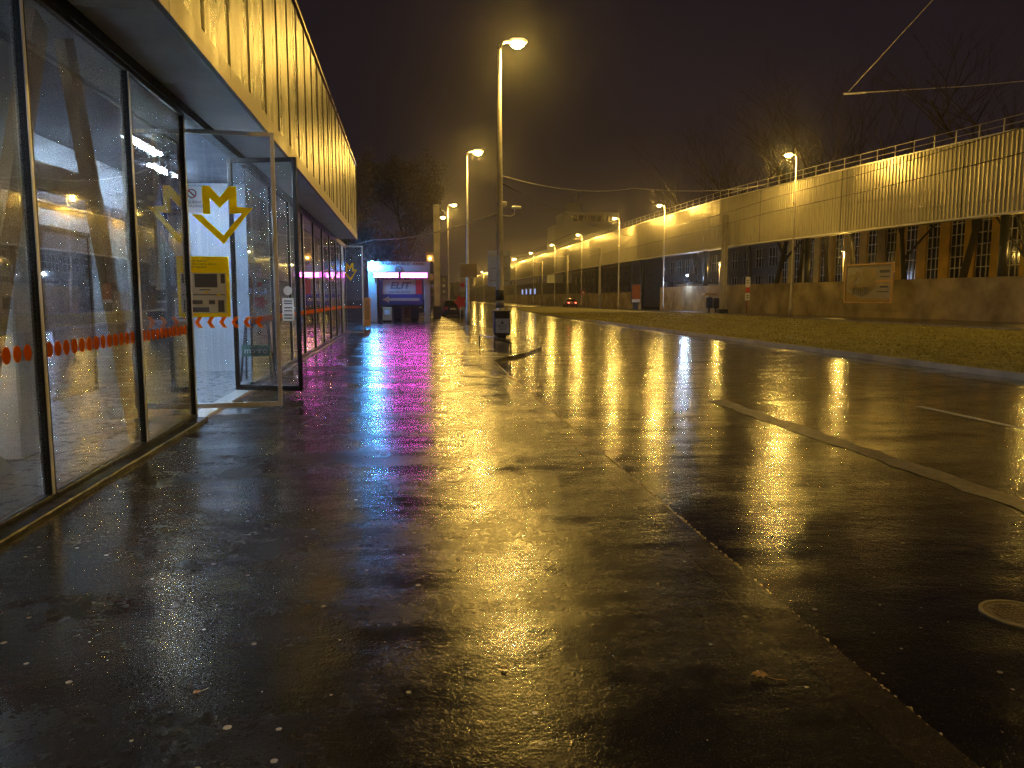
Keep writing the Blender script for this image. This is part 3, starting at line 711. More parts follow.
# second pole : grey board, red signs
sg = thing('bus_stop_sign', 'grey board with red and white plates on the second near lamp pole', 'sign', (3.3, 51.4, 2))
MB().box(2.95, 4.1, 51.42, 51.47, 2.95, 3.85).build('board', M_wallc, sg, bevel=.01)
MB().box(2.95, 3.3, 51.40, 51.415, 2.0, 2.9).build('white_plate', M_portal, sg); MB().lathe((0, 0, 0), [(.001, 0), (.001, .001)], 3)
MB().oprism([(.16 * math.cos(k * .628), .16 * math.sin(k * .628)) for k in range(10)], (3.12, 51.38, 2.45), (1, 0, 0), (0, 0, 1), (0, .015, 0)).build('red_disc', M_red, sg)
rd = thing('red_sign', 'bright red star-shaped board low beside the second near lamp pole', 'sign', (2.95, 50.9, 0))
MB().oprism([((.42 if k % 2 else .27) * math.cos(k * .628), (.5 if k % 2 else .3) * math.sin(k * .628)) for k in range(10)], (2.95, 50.88, 1.35), (1, 0, 0), (0, 0, 1), (0, .04, 0)).build('board', M_red, rd)
MB().tube([(2.95, 50.95, 0), (2.95, 50.95, 1.3)], .03, 8).build('post', M_pole, rd)
# thick concrete post
cp = thing('concrete_post', 'thick square concrete post with dark foot and small yellow sign boxes', 'post', (1.75, 62, 0))
MB().box(1.50, 2.0, 61.75, 62.25, .95, 8.9).build('shaft', M_conc, cp, bevel=.03); MB().box(1.44, 2.06, 61.7, 62.3, 0, .948).build('foot', M_dark, cp, bevel=.02)
m = MB(); m.box(.9, 1.49, 61.9, 62.0, 5.1, 5.2); m.box(.9, .98, 61.9, 62.0, 3.5, 5.09); m.box(1.41, 1.49, 61.9, 62.0, 4.4, 5.09); m.build('sign_frame', M_box, cp)
MB().box(1.0, 1.4, 61.86, 61.96, 4.45, 5.0).build('sign_box', M_brown, cp); MB().box(1.02, 1.46, 61.86, 61.96, 3.0, 3.5).build('sign_box', M_box, cp)
MB().lathe((1.22, 61.78, 4.7), [(.02, -.07), (.08, 0), (.02, .07)], 8).build('lamp', E_lens, cp)
for xx, yy_, lab in ((1.15, 23.2, 'short bollard'),): pass

# low dark barrier hoops at the kerb nose
hp_ = thing('kerb_hoop', 'bent low steel hoop at the kerb nose before the waste bin', 'barrier', (2.35, 24, 0))
MB().tube([(2.2, 26.5, 0), (2.2, 26.5, .32), (2.45, 24.0, .36), (2.75, 22.2, .30), (2.75, 22.2, 0)], .025, 8).build('rail', M_dark, hp_)
MB().tube([(2.45, 24.0, 0), (2.45, 24.0, .34)], .02, 8).build('stake', M_dark, hp_)
# ================================================================== ELEVATED ROAD WITH BARRIER (right)
LINE = [(44.0, 8), (41.6, 26), (38.75, 46), (35.8, 65), (33.6, 83), (32.3, 110), (31.45, 141), (30.6, 200), (29.9, 280), (28.6, 420), (27, 640)]
def lx(y):
    for (xa, ya), (xb, yb) in zip(LINE, LINE[1:]):
        if y <= yb: t = (y - ya) / (yb - ya); return xa + (xb - xa) * t
    return LINE[-1][0]
def zt(y): return 12.35 - .4 * min(1, max(0, (y - 83) / 80))
ov = thing('elevated_road', 'elevated road with long corrugated metal barrier lit yellow above the dark trees', 'overpass', (36, 60, 0))
m = MB(); y = 8.0; pr = []
while y < 640:
    p = .34 if y < 160 else (.68 if y < 300 else 2.4)
    for t, d in ((0, 0), (.3, 0), (.42, -.07), (.78, -.07), (.92, 0)): pr.append((lx(y + t * p) + d, y + t * p))
    y += p
for (xa, ya), (xb, yb) in zip(pr, pr[1:]):
    i = len(m.v); m.v += [(xa, ya, 7.2), (xb, yb, 7.2), (xb, yb, zt(yb)), (xa, ya, zt(ya))]; m.f.append([i, i + 3, i + 2, i + 1])
m.build('barrier', M_barrier, ov)
def strip(off0, off1, z0f, z1f, ys, name, mat):
    s_ = MB()
    for a, b in zip(ys, ys[1:]):
        i = len(s_.v)
        for yv in (a, b):
            for ox, zf in ((off0, z0f), (off1, z0f), (off1, z1f), (off0, z1f)): s_.v.append((lx(yv) + ox, yv, zf(yv) if callable(zf) else zf))
        for k in range(4): s_.f.append([i + k, i + (k + 1) % 4, i + 4 + (k + 1) % 4, i + 4 + k])
        s_.f += [[i + 3, i + 2, i + 1, i], [i + 4, i + 5, i + 6, i + 7]]
    return s_.build(name, mat, ov)
ysl = [8, 26, 46, 65, 83, 110, 141, 200, 280, 420, 640]
strip(-.12, .12, lambda y: zt(y) + .002, lambda y: zt(y) + .09, ysl, 'coping', M_alu)
strip(-.12, .05, 7.08, 7.196, ysl, 'bottom_rail', M_alu)
strip(.1, 2.3, 7.25, 7.9, ysl, 'deck', M_conc)
for k, yj in enumerate([14 + 12.2 * q for q in range(14)]):
    MB().box(lx(yj) - .03, lx(yj) + .02, yj - .07, yj + .07, 7.21, zt(yj) - .01).build('joint_strip', M_dark, ov)
# railing behind the coping
ra = MB(); y = 12.0
while y < 300:
    x = lx(y) + .5; z = zt(y); ra.box(x - .03, x + .03, y - .03, y + .03, z - .3, z + 1.05); y += 1.9
for a, b in zip(ysl, ysl[1:]):
    if a >= 280: break
    for dz in (1.08, .62): ra.tube([(lx(a) + .5, a, zt(a) + dz), (lx(b) + .5, b, zt(b) + dz)], .028, 5)
ra.build('railing', M_pole, ov)
for y in (28, 49, 70, 91, 114, 140, 170, 205, 250):
    MB().lathe((lx(y) + 1.95, y, 0), [(.3, 0), (.3, 7.248)], 12).build('column', M_dark, ov)
pl0 = None  # one post is known; the other two are added to brighten the buildings
for k, (y, nm) in enumerate(((68, 'behind the wall right of the nearest far street lamp'), (48, 'behind the wall at the right edge'), (92, 'behind the wall beyond the twin mast'))):
    xx = lx(y) + 4.2
    if pl0 is None:
        pl0 = q_ = thing('post_light', '', 'post light', (xx, y, 0), 'small post lights between wall and old buildings')
        MB().lathe((xx, y, 0), [(.05, 0), (.04, 5.9)], 8).build('post', M_pole, q_)
        hh = MB().box(xx - .3, xx + .1, y - .08, y + .08, 5.92, 6.04).build('lamp_head', M_pole, q_); MB().box(xx - .25, xx + .02, y - .05, y + .05, 5.89, 5.915).build('lens', E_dim, hh)
        point('post_light_lamp', (xx - .1, y, 5.75), SODIUM, 380, .08, q_)
    else: q_ = copy_tree(pl0, None, (xx, y, 0))
    q_['label'] = 'low dim post light ' + nm
# cables sagging in front of the barrier
def wire(pts_, r, name, label, sag=0, group=None, mat=M_dark):
    P_ = []
    for (a, b) in zip(pts_, pts_[1:]):
        a, b = Vector(a), Vector(b)
        for k in range(12): t = k / 12; P_.append(a.lerp(b, t) - Vector((0, 0, sag * 4 * t * (1 - t))))
    P_.append(Vector(pts_[-1]))
    props(MB().tube(P_, r, 5).build(name, mat, loc=pts_[0]), label, 'cable', group)
wire([(36.2, 30, 12.0), (33.3, 70, 10.9), (31.5, 95, 10.4)], .03, 'overhead_wire', 'dark contact wire passing across the upper part of the corrugated barrier', .2)
wire([(36.0, 30, 10.4), (33.2, 70, 9.6), (31.2, 138, 9.0)], .03, 'overhead_wire', 'dark contact wire crossing low on the corrugated barrier', .2)
# mast before the barrier
ms = thing('barrier_mast', 'twin pale steel mast standing before the barrier left of the nearest far lamp', 'mast', (33.0, 80, 0))
m = MB(); m.box(32.66, 32.9, 79.85, 80.15, .4, 10.4); m.build('rib', M_conc, ms); MB().box(33.02, 33.3, 79.85, 80.15, .4, 10.4).build('rib', M_conc, ms)
MB().box(32.5, 33.45, 79.6, 80.4, 0, .398).build('foot', M_dark, ms); MB().box(32.905, 33.015, 79.95, 80.05, .6, 10.3).build('web', M_pole, ms)

# ================================================================== RETAINING WALL
rw = MB(); wl_y = [8, 26, 46, 65, 83, 104]
for a, b in zip(wl_y, wl_y[1:]):
    i = len(rw.v)
    for yv in (a, b):
        for ox, z_ in ((1.15, -.2), (1.6, -.2), (1.6, 3.05), (1.15, 3.05)): rw.v.append((lx(yv) + ox, yv, z_))
    for k in range(4): rw.f.append([i + k, i + (k + 1) % 4, i + 4 + (k + 1) % 4, i + 4 + k])
    rw.f += [[i + 3, i + 2, i + 1, i], [i + 4, i + 5, i + 6, i + 7]]
props(rw.build('retaining_wall', M_wallc, loc=(38, 60, 0)), 'long stained concrete wall below the elevated road, carrying the billboard', 'wall')
cw = MB()
for a, b in zip([112, 141, 200, 280, 420], [141, 200, 280, 420, 640]):
    i = len(cw.v)
    for yv in (a, b):
        for ox, z_ in ((.9, -.2), (1.2, -.2), (1.2, 2.5), (.9, 2.5)): cw.v.append((lx(yv) + ox, yv, z_))
    for k in range(4): cw.f.append([i + k, i + (k + 1) % 4, i + 4 + (k + 1) % 4, i + 4 + k])
    cw.f += [[i + 3, i + 2, i + 1, i], [i + 4, i + 5, i + 6, i + 7]]
props(cw.build('boundary_wall', M_wallc, loc=(31, 140, 0)), 'distant low concrete wall beyond the orange poster, below the far barrier', 'wall')
# billboard
bb = thing('billboard', 'framed billboard with grey floral picture on the retaining wall', 'billboard', (35.5, 58.5, 1.1))
bu = (Vector((36.35, 55.3, 0)) - Vector((35.3, 60.1, 0))); bL = bu.length; bu.normalize(); bn_ = Vector((bu.y, -bu.x, 0)); 
if bn_.x > 0: bn_ = -bn_
b0 = Vector((35.3, 60.1, 1.2))
def bq(a0, a1, c0, c1, lift, th, mat, name, par=bb):
    return MB().oprism([(a0, c0), (a1, c0), (a1, c1), (a0, c1)], b0 + bn_ * lift, bu, (0, 0, 1), bn_ * th).build(name, mat, par)
BH = 3.12
bq(.12, bL - .12, .12, BH - .12, 0, .06, M_dark, 'backing')
fr = MB()
for a0, a1, c0, c1 in ((0, .12, 0, BH), (bL - .12, bL, 0, BH), (.121, bL - .121, 0, .12), (.121, bL - .121, BH - .12, BH)): fr.oprism([(a0, c0), (a1, c0), (a1, c1), (a0, c1)], b0, bu, (0, 0, 1), bn_ * .14)
fr.build('frame', M_brown, bb)
pic = bq(.14, bL - .14, .14, BH - .14, .062, .004, M_portal, 'picture')
m = MB(); rb = random.Random(4)
for k in range(26):
    a, c_, r_ = rb.uniform(.5, 3.1), rb.uniform(1.1, 2.7), rb.uniform(.15, .42)
    m.oprism([(a + r_ * (1 + .25 * math.sin(j * 3)) * math.cos(j * .524), c_ + r_ * math.sin(j * .524)) for j in range(12)], b0 + bn_ * (.068 + k * .0012), bu, (0, 0, 1), bn_ * .001)
m.build('flowers', M_wallc, pic)
m = MB()
for k in range(9): a = .9 + k * .2; m.oprism([(a, .6 + .1 * math.sin(k)), (a + .06, .6 + .1 * math.sin(k)), (a + .12 + .05 * math.cos(k * 2), 1.25), (a + .04, 1.25)], b0 + bn_ * .102, bu, (0, 0, 1), bn_ * .002)
m.build('bowl', M_ink, pic)
MB().oprism([(.16, .16), (bL - .2, .16), (bL - .2, .34), (1.6, .36), (.16, 1.0)], b0 + bn_ * .068, bu, (0, 0, 1), bn_ * .002).build('border', M_box, pic)
m = MB()
for c_, a0, a1, h in ((2.35, 3.6, 4.6, .22), (2.0, 3.7, 4.6, .1), (1.2, 3.7, 4.5, .14), (.85, 3.4, 4.6, .08)): m.oprism([(a0, c_), (a1, c_), (a1, c_ + h), (a0, c_ + h)], b0 + bn_ * .068, bu, (0, 0, 1), bn_ * .002)
m.build('text_lines', M_ink, pic)
m = MB()
for c_, h in ((1.6, .22), (1.42, .06)): m.oprism([(3.3, c_), (4.8, c_), (4.8, c_ + h), (3.3, c_ + h)], b0 + bn_ * .068, bu, (0, 0, 1), bn_ * .002)
m.build('dark_lines', M_brown, pic)

# stop sign on a red post
ss = thing('stop_post', 'white and red stop sign post before the wall between mast and lamp', 'sign', (33.9, 76, 0))
MB().tube([(33.9, 76, 0), (33.9, 76, 3.7)], .04, 8).build('post', M_red, ss)
MB().box(33.65, 34.15, 75.9, 75.94, 2.7, 3.75).build('upper_plate', M_paper, ss); MB().box(33.65, 34.15, 75.9, 75.94, 1.35, 2.1).build('lower_plate', M_paper, ss)
MB().box(33.7, 34.1, 75.87, 75.895, 2.2, 2.68).build('red_plate', M_red, ss)
MB().box(33.75, 34.05, 75.885, 75.897, 3.1, 3.2).box(33.75, 34.05, 75.885, 75.897, 3.35, 3.45).box(33.75, 34.05, 75.885, 75.897, 1.6, 1.7).box(33.75, 34.05, 75.885, 75.897, 1.8, 1.9).build('print', M_ink, ss)
# two containers beside the mast
for (x, y, lab, mt, pale) in ((33.2, 84.5, 'dark waste container with a pale lid left of the twin mast', M_dark, True), (33.1, 82.3, 'dark rounded container directly left of the twin mast', M_dark, False)):
    t = thing('waste_container', lab, 'container', (x, y, 0))
    MB().box(x - .3, x + .3, y - .3, y + .3, .45, 1.7 if pale else 1.6).build('body', mt, t, bevel=.08)
    MB().box(x - .08, x + .08, y - .08, y + .08, 0, .449).build('leg', mt, t)
    if pale: MB().oprism([(-.85, 0), (.85, 0), (.7, .22), (-.6, .26)], (x, y - .4, 1.9), (1, 0, 0), (0, 0, 1), (0, .8, 0)).build('lid', M_box, t); MB().tube([(x, y, 1.69), (x, y, 1.899)], .04, 6).build('stem', mt, t)
# gatehouse with white lamp
gh = thing('gatehouse', 'small pale gatehouse with dark door lit by a blue-white lamp', 'hut', (36, 96, 0))
MB().box(34.5, 38.4, 95, 99, 0, 3.4).build('wall', M_int, gh); MB().box(34.2, 38.6, 94.6, 99.3, 3.402, 3.6).build('roof', M_dark, gh)
MB().box(34.46, 34.497, 95.6, 96.6, .1, 2.3).build('door', M_dark, gh)
MB().box(35.2, 36.2, 94.96, 94.997, 1.2, 2.4).build('window', M_pane, gh)
MB().box(36.6, 37.5, 94.96, 94.997, .05, 2.2).build('door', M_dark, gh)
lh = MB().box(34.05, 34.25, 94.3, 94.5, 4.55, 4.75).build('lamp_head', M_dark, gh)
MB().tube([(34.3, 94.7, 3.602), (34.2, 94.5, 4.5)], .03, 6).build('lamp_arm', M_dark, gh)
MB().lathe((34.1, 94.35, 4.45), [(.02, -.1), (.14, -.04), (.14, .03), (.02, .09)], 10).build('bulb', E_white, gh)
point('white_light', (33.8, 94.0, 4.3), (.5, .68, 1), 700, .12, gh)

# ================================================================== OLD BUILDINGS behind the trees
def old_building(name, label, X, y0, y1, pitch, w, zlo, zhi, wallm, rows=1, ztop=11.5, phase=0.0, cols=3, bars=6, depth=9):
    b = thing(name, label, 'building', (X + 4, (y0 + y1) / 2, 0))
    # wall pieces round the openings, so the windows are real recesses
    ys_ = []; y = y0 + phase + (pitch - w) / 2
    while y + w < y1: ys_.append(y); y += pitch
    hs = (zhi - zlo) / rows
    m = MB(); edges = [y0] + [v for y in ys_ for v in (y, y + w)] + [y1]
    for k in range(0, len(edges), 2):
        if edges[k + 1] - edges[k] > .001: m.box(X, X + .5, edges[k], edges[k + 1], -.2, ztop)
    for y in ys_:
        m.box(X + .003, X + .497, y, y + w, -.2, zlo)
        for r in range(rows): 
            za = zlo + r * hs + hs * (.97 if rows == 1 else .68); zb = zlo + (r + 1) * hs if r < rows - 1 else ztop
            m.box(X + .003, X + .497, y, y + w, za, zb)
    m.box(X + .6, X + depth, y0, y1, -.2, ztop - .1)
    m.box(X - .18, X + .5, y0 - .1, y1 + .1, ztop + .002, ztop + .3)
    m.build('wall', wallm, b)
    MB().box(X - .12, X - .002, y0, y1, zhi + .25, zhi + .55).build('cornice', M_conc, b)
    MB().box(X - .3, X + depth + .3, y0 - .2, y1 + .2, ztop + .302, ztop + .5).build('roof', M_dark, b)
    for y in ys_:
        for r in range(rows):
            a = zlo + r * hs; t = a + hs * (.97 if rows == 1 else .68)
            fr = MB(); bw = .07
            for k in range(cols + 1): yc = y + w * k / cols; fr.box(X + .18, X + .24, max(y, yc - bw / 2), min(y + w, yc + bw / 2), a, t)
            nb = bars if rows == 1 else 2
            for k in range(nb + 1): zc = a + (t - a) * k / nb; fr.box(X + .183, X + .237, y + .001, y + w - .001, max(a, zc - bw / 2), min(t, zc + bw / 2))
            f_ = fr.build('window', M_frame, b); MB().box(X + .25, X + .27, y, y + w, a, t).build('pane', M_pane, f_)
    return b
old_building('brick_building', 'ochre building with tall gridded windows behind the billboard and trees', 48.2, 40, 98, 3.25, 1.9, 3.3, 9.4, M_yel_wall, 1, 12.5)
old_building('grey_building', 'grey building with rows of small windows left of the ochre building', 49, 100, 150, 4.2, 2.8, 2.2, 9.8, M_grey_wall, 2, 12)
old_building('dark_building', 'dark low building with few windows beyond the gatehouse', 43, 152, 210, 5, 2.5, 2.0, 8, M_grey_wall, 2, 10)
ll = thing('lit_shop_front', 'distant dark shop front with small blue-lit windows under the barrier', 'building', (40, 255, 0))
MB().box(36, 46, 225, 275, 0, 6).build('wall', M_grey_wall, ll)
for k in range(4): MB().box(35.9, 35.99, 230 + k * 9, 232.6 + k * 9, 2.8, 4.4).build('window', E_far, ll)
# tower far away
tw = thing('tower_block', 'distant pale block with a roof mast above the far lamps', 'building', (75, 335, 0))
MB().box(60, 88, 330, 350, -.3, 33).build('wall', M_white, tw); MB().box(64, 88, 331, 349, 33.01, 38.5).build('upper_storey', M_white, tw)
MB().box(66, 72, 334, 342, 38.51, 42.5).build('stair_head', M_int, tw); MB().tube([(71, 338, 42.5), (71, 338, 47.5)], .35, 6).build('mast', M_pole, tw)
MB().box(69.6, 72.6, 337, 339, 47.5, 48.1).build('mast_head', M_frame, tw)
for k in range(7): MB().box(68 + k * 2.6, 69.9 + k * 2.6, 330.9, 330.99, 34.5, 37).build('window', M_pane, tw)
for i, (x0, x1, y, h) in enumerate(((-14, 4, 330, 16), (5, 18, 420, 13), (18.5, 26, 520, 11))):
    t = thing('apartment_block', ['dark apartment block behind the trees at the left end of the street', 'dark low block closing the street beside the concrete post', 'dark far block below the farthest lamps'][i], 'building', ((x0 + x1) / 2, y, -.3))
    MB().box(x0, x1, y, y + 14, -.3, h).build('wall', M_grey_wall, t); MB().box(x0 - .3, x1 + .3, y - .3, y + 14.3, h + .01, h + .6).build('roof', M_dark, t)
    m = MB()
    for a in range(int((x1 - x0) / 3)):
        for b_ in range(int(h / 3.2)): m.box(x0 + .8 + a * 3, x0 + 2.2 + a * 3, y - .08, y - .01, 1.2 + b_ * 3.1, 2.8 + b_ * 3.1)
    m.build('windows', M_pane, t)
# hill line closing the view
hm = MB(); n_ = 60; rh = random.Random(9)
hs_ = [14 + 10 * math.sin(k * .21) + 5 * math.sin(k * .67 + 1) + rh.uniform(-1, 1) for k in range(n_ + 1)]
for k in range(n_):
    xa, xb = -700 + k * 1600 / n_, -700 + (k + 1) * 1600 / n_
    hm.poly([(xa, 780, -1), (xb, 780, -1), (xb, 860, hs_[k + 1]), (xa, 860, hs_[k])]); hm.poly([(xa, 860, hs_[k]), (xb, 860, hs_[k + 1]), (xb, 1100, -1), (xa, 1100, -1)])
o = hm.build('hills', M_earth); o['kind'] = 'structure'

# citylight poster, round sign, lamp masts
pz = thing('poster_stand', 'orange backlit poster stand on the far pavement under the barrier', 'poster stand', (30.2, 104, 0))
MB().box(29.6, 31.0, 103.9, 104.2, .9, 3.5).build('case', M_dark, pz, bevel=.04); MB().box(29.9, 30.6, 103.95, 104.15, 0, .899).build('foot', M_dark, pz)
MB().box(29.72, 30.88, 103.87, 103.895, 1.45, 3.4).build('poster', E_poster, pz); MB().box(29.72, 30.88, 103.87, 103.895, 1.02, 1.44).build('caption', M_portal, pz)
rs_ = thing('round_sign', 'round white road sign with red rim on the far side', 'sign', (29.0, 132, 0))
MB().tube([(29, 132.05, 0), (29, 132.05, 2.6)], .035, 6).build('post', M_pole, rs_)
MB().oprism([(.45 * math.cos(k * .314), .45 * math.sin(k * .314)) for k in range(20)], (29, 132, 2.5), (1, 0, 0), (0, 0, 1), (0, .02, 0)).build('rim', M_red, rs_)
MB().oprism([(.27 * math.cos(k * .314), .27 * math.sin(k * .314)) for k in range(20)], (29, 131.98, 2.5), (1, 0, 0), (0, 0, 1), (0, .018, 0)).build('face', M_paper, rs_)
mast0 = thing('tram_mast', 'wide grey overhead-line mast left of the red car', 'mast', (27.2, 165, 0), 'overhead line masts on the far side')
MB().lathe((27.2, 165, 0), [(.28, 0), (.2, 5), (.15, 9.5)], 10).build('shaft', M_conc, mast0); MB().tube([(27.2, 165, 9.2), (24.2, 165, 9.4)], .05, 6).build('arm', M_pole, mast0)
copy_tree(mast0, None, (28.2, 142, 0), 'grey overhead-line mast rising just above the red car')
copy_tree(mast0, None, (29.5, 122, 0), 'grey overhead-line mast right of the red car, near the round sign')

# ================================================================== CARS
def car(name, label, x, y, z, paint, L_=4.2, W_=1.76, H_=1.46, group=None):
    """rear faces the camera"""
    t = thing(name, label, 'car', (x, y, z), group)
    st_ = [(0, .42, .80, .80), (.12, .26, .95, .86), (.9, .22, 1.0, .92), (2.0, .2, .98, .93), (3.2, .2, .93, .93), (3.9, .25, .82, .86), (4.2, .38, .66, .72)]
    m = MB(); rings = []
    for yy, zb, zt_, wf in st_:
        w_ = W_ / 2; r = []
        for a, zf in ((-wf * .94, zb), (-wf, zb + (zt_ - zb) * .3), (-wf * .99, zb + (zt_ - zb) * .65), (-wf * .90, zt_), (0, zt_ + .03), (wf * .90, zt_), (wf * .99, zb + (zt_ - zb) * .65), (wf, zb + (zt_ - zb) * .3), (wf * .94, zb)):
            r.append(m.P((x + a * w_, y + yy * L_ / 4.2, z + zf)))
        rings.append(r)
    for r0, r1 in zip(rings, rings[1:]):
        for k in range(9): m.smooth.add(len(m.f)); m.f.append([r0[k], r1[k], r1[(k + 1) % 9], r0[(k + 1) % 9]])
    m.f.append(rings[0][:]); m.f.append(rings[-1][::-1])
    m.build('body', paint, t)
    def cab(inset, y0, y1, y2, y3, zb, zt_, mat, nm, dw=0):
        c_ = MB(); w0, w1 = W_ / 2 * .86 - inset + dw, W_ / 2 * .66 - inset + dw
        P0 = [c_.P((x - w0, y + y0, z + zb)), c_.P((x + w0, y + y0, z + zb)), c_.P((x + w0, y + y3, z + zb)), c_.P((x - w0, y + y3, z + zb))]
        P1 = [c_.P((x - w1, y + y1, z + zt_)), c_.P((x + w1, y + y1, z + zt_)), c_.P((x + w1, y + y2, z + zt_)), c_.P((x - w1, y + y2, z + zt_))]
        c_.f += [P0[::-1], P1] + [[P0[k], P0[(k + 1) % 4], P1[(k + 1) % 4], P1[k]] for k in range(4)]
        return c_.build(nm, mat, t, bevel=.03)
    cab(.0, .15, .55, 2.2, 3.0, .9, H_ - .06, M_pane, 'cabin_glass')
    cab(.0, .52, .55, 2.15, 2.25, H_ - .058, H_, paint, 'roof', dw=-.02)
    MB().box(x - W_ * .46, x + W_ * .46, y - .05, y - .005, z + .42, z + .56).build('bumper', M_dark, t, bevel=.01)
    MB().box(x - .26, x + .26, y - .045, y - .012, z + .66, z + .77).build('number_plate', M_paper, t)
    for sx_ in (-1, 1):
        MB().box(x + sx_ * W_ * .34 - .13, x + sx_ * W_ * .34 + .13, y - .03, y + .1, z + .70, z + .86).build('tail_light', E_tail if 'red' in label else M_red, t)
        for yw in (.75, 3.35):
            wh = MB(); wh.oprism([(.31 * math.cos(k * .393), .31 * math.sin(k * .393)) for k in range(16)], (x + sx_ * W_ * .47 - .1, y + yw, z + .31), (0, 1, 0), (0, 0, 1), (.2, 0, 0)); w_ = wh.build('wheel', M_rubber, t)
    return t
car('parked_car', 'red car with glowing tail lights driving away on the far side', 27.1, 132, 0, M_carred)
gc = 'cars parked beyond the concrete post'
car('parked_car', 'dark car parked at the pavement edge just right of the concrete post', 3.3, 68, RZ, M_cardark, group=gc)
car('parked_car', 'pale grey car parked beyond the dark car near the second lamp pole', 3.6, 76, RZ, M_cargrey, group=gc)
car('parked_car', 'dark car half hidden between the portal and the concrete post', .4, 74, 0, M_cardark, group=gc)
car('parked_car', 'grey car farthest in the row behind the concrete post', 4.2, 86, RZ, M_cargrey, group=gc)

# ================================================================== TREES
def make_tree(name, label, x, y, h, spread, r0, seed, leaves=0, group=None, first=.22, z=-.1, lean=0.0, lsize=.09, leafz=.3, gens=4):
    rd_ = random.Random(seed); t = thing(name, label, 'tree', (x, y, z), group)
    m = MB(); tips = []
    def grow(p, d, ln, r, gen):
        pts_ = [p]; rads = [r]; q = p.copy(); dd = d.copy(); ns = 4
        for k in range(ns):
            dd = (dd + Vector((rd_.uniform(-.16, .16), rd_.uniform(-.16, .16), rd_.uniform(-.02, .12)))).normalized()
            q = q + dd * ln / ns; pts_.append(q.copy()); rads.append(r * (1 - .45 * (k + 1) / ns))
        m.tube(pts_, rads, 7 if gen == 0 else (5 if gen < 3 else 3), caps=False)
        if gen >= 2: tips.extend(pts_[1:])
        if gen < gens:
            nchild = rd_.randint(4, 6) if gen == 0 else rd_.randint(3, 4)
            for c_ in range(nchild):
                k = rd_.uniform(.35, 1.0) if gen else rd_.uniform(first + .1, 1.0)
                i = min(ns - 1, int(k * ns)); b = pts_[i].lerp(pts_[i + 1], k * ns - i if k < 1 else 1)
                a = rd_.uniform(0, 6.28); tilt = rd_.uniform(.35, .95)
                nd = (dd * math.cos(tilt) + Vector((math.cos(a), math.sin(a), .1)) * math.sin(tilt) * spread).normalized()
                grow(b, nd, ln * rd_.uniform(.5, .72), r * .5 * (1 - .3 * k) + .004, gen + 1)
    grow(Vector((x, y, z)), Vector((lean, 0, 1)).normalized(), h * .5, r0, 0)
    m.build('trunk', M_bark, t)
    if leaves:
        V_ = []; F_ = []
        cl = [p for p in tips if p.z > h * leafz]
        for k in range(leaves):
            p = rd_.choice(cl) + Vector((rd_.gauss(0, .28), rd_.gauss(0, .28), rd_.gauss(0, .28)))
            a = Vector((rd_.gauss(0, 1), rd_.gauss(0, 1), rd_.gauss(0, 1))).normalized(); b = a.orthogonal().normalized() * lsize * rd_.uniform(.5, 1); a = a * lsize * rd_.uniform(.7, 1.3)
            i = len(V_); V_ += [tuple(p - a), tuple(p + b), tuple(p + a), tuple(p - b)]; F_.append((i, i + 1, i + 2, i + 3))
        me = bpy.data.meshes.new('crown'); me.from_pydata(V_, [], F_); link('crown', me, M_leaf, t)
    return t
make_tree('leafy_tree', 'tall dark leafy tree behind the portal, lit yellow on its right side', -.6, 66, 14.2, 1.0, .28, 11, 30000, leafz=.16, lsize=.075)
make_tree('leafy_tree', 'dark leafy tree nearest the corner of the ribbed building', -5.4, 60, 13.0, 1.0, .28, 12, 24000, leafz=.16, lsize=.075)
make_tree('leafy_tree', 'dark tree farther left, mostly hidden by the ribbed building', -11, 70, 15.0, 1.0, .3, 13, 9000)
make_tree('leafy_tree', 'low bushy dark tree directly behind the portal', -2.6, 60, 8.5, 1.1, .16, 21, 22000, leafz=.1, lsize=.075)
make_tree('leafy_tree', 'low bushy dark tree between portal and ribbed building', -6.4, 57, 9.5, 1.1, .16, 22, 22000, leafz=.1, lsize=.075)
gt = 'trees between the wall and the old buildings'
tl = ['dark bare tree between the two rightmost gridded windows', 'forked bare tree right of the billboard', 'leaning bare tree above the right end of the billboard', 'bare tree above the middle of the billboard', 'bare tree at the left end of the billboard',
      'bare tree right of the nearest far lamp pole', 'bare tree just left of the nearest far lamp pole', 'bare tree halfway between lamp and twin mast', 'bare tree close right of the twin mast', 'bare tree beyond the gatehouse, farthest of the row']
for i, (x, y) in enumerate(((44.6, 51), (43.4, 57.5), (42.6, 63.5), (42.0, 69), (41.5, 74), (41, 79), (40.6, 84), (40.2, 90), (39.8, 96), (39.6, 104))):
    make_tree('bare_tree', tl[i], x, y, 25 + (i * 7) % 5, .9, .34 if i in (1, 6) else .24, 40 + i, 0, gt, lean=[0, .1, -.12, .05, 0, .1, -.05, .08, 0, 0][i], gens=4)

# ================================================================== OVERHEAD WIRES
wg = 'overhead wires'
wire([(3.4, 31.6, 5.05), (-2.3, 45, 4.9), (-9, 58, 5.2)], .03, 'overhead_wire', 'pale cable sagging from the nearest lamp pole towards the trees on the left', .3, wg, M_pole)
wire([(3.55, 31.6, 6.5), (12, 42, 7.6), (31, 66, 11.6)], .022, 'overhead_wire', 'thin span wire rising from the nearest pole towards the right', .35, wg, M_pole)
wire([(3.55, 31.6, 6.2), (20, 70, 7.2), (29, 110, 9.2)], .022, 'overhead_wire', 'thin dark span wire running low from the nearest pole to the far row', .3, wg)
wire([(34.58, 60, 17.9), (31, 40, 21.0), (27, 24, 24.5)], .035, 'overhead_wire', 'steep wire running to the top edge at the upper right', 0, wg, M_pole)
wire([(34.58, 60, 17.9), (39, 52, 16.5), (47, 46, 16.2)], .035, 'overhead_wire', 'level wire running to the right edge above the barrier', 0, wg, M_pole)
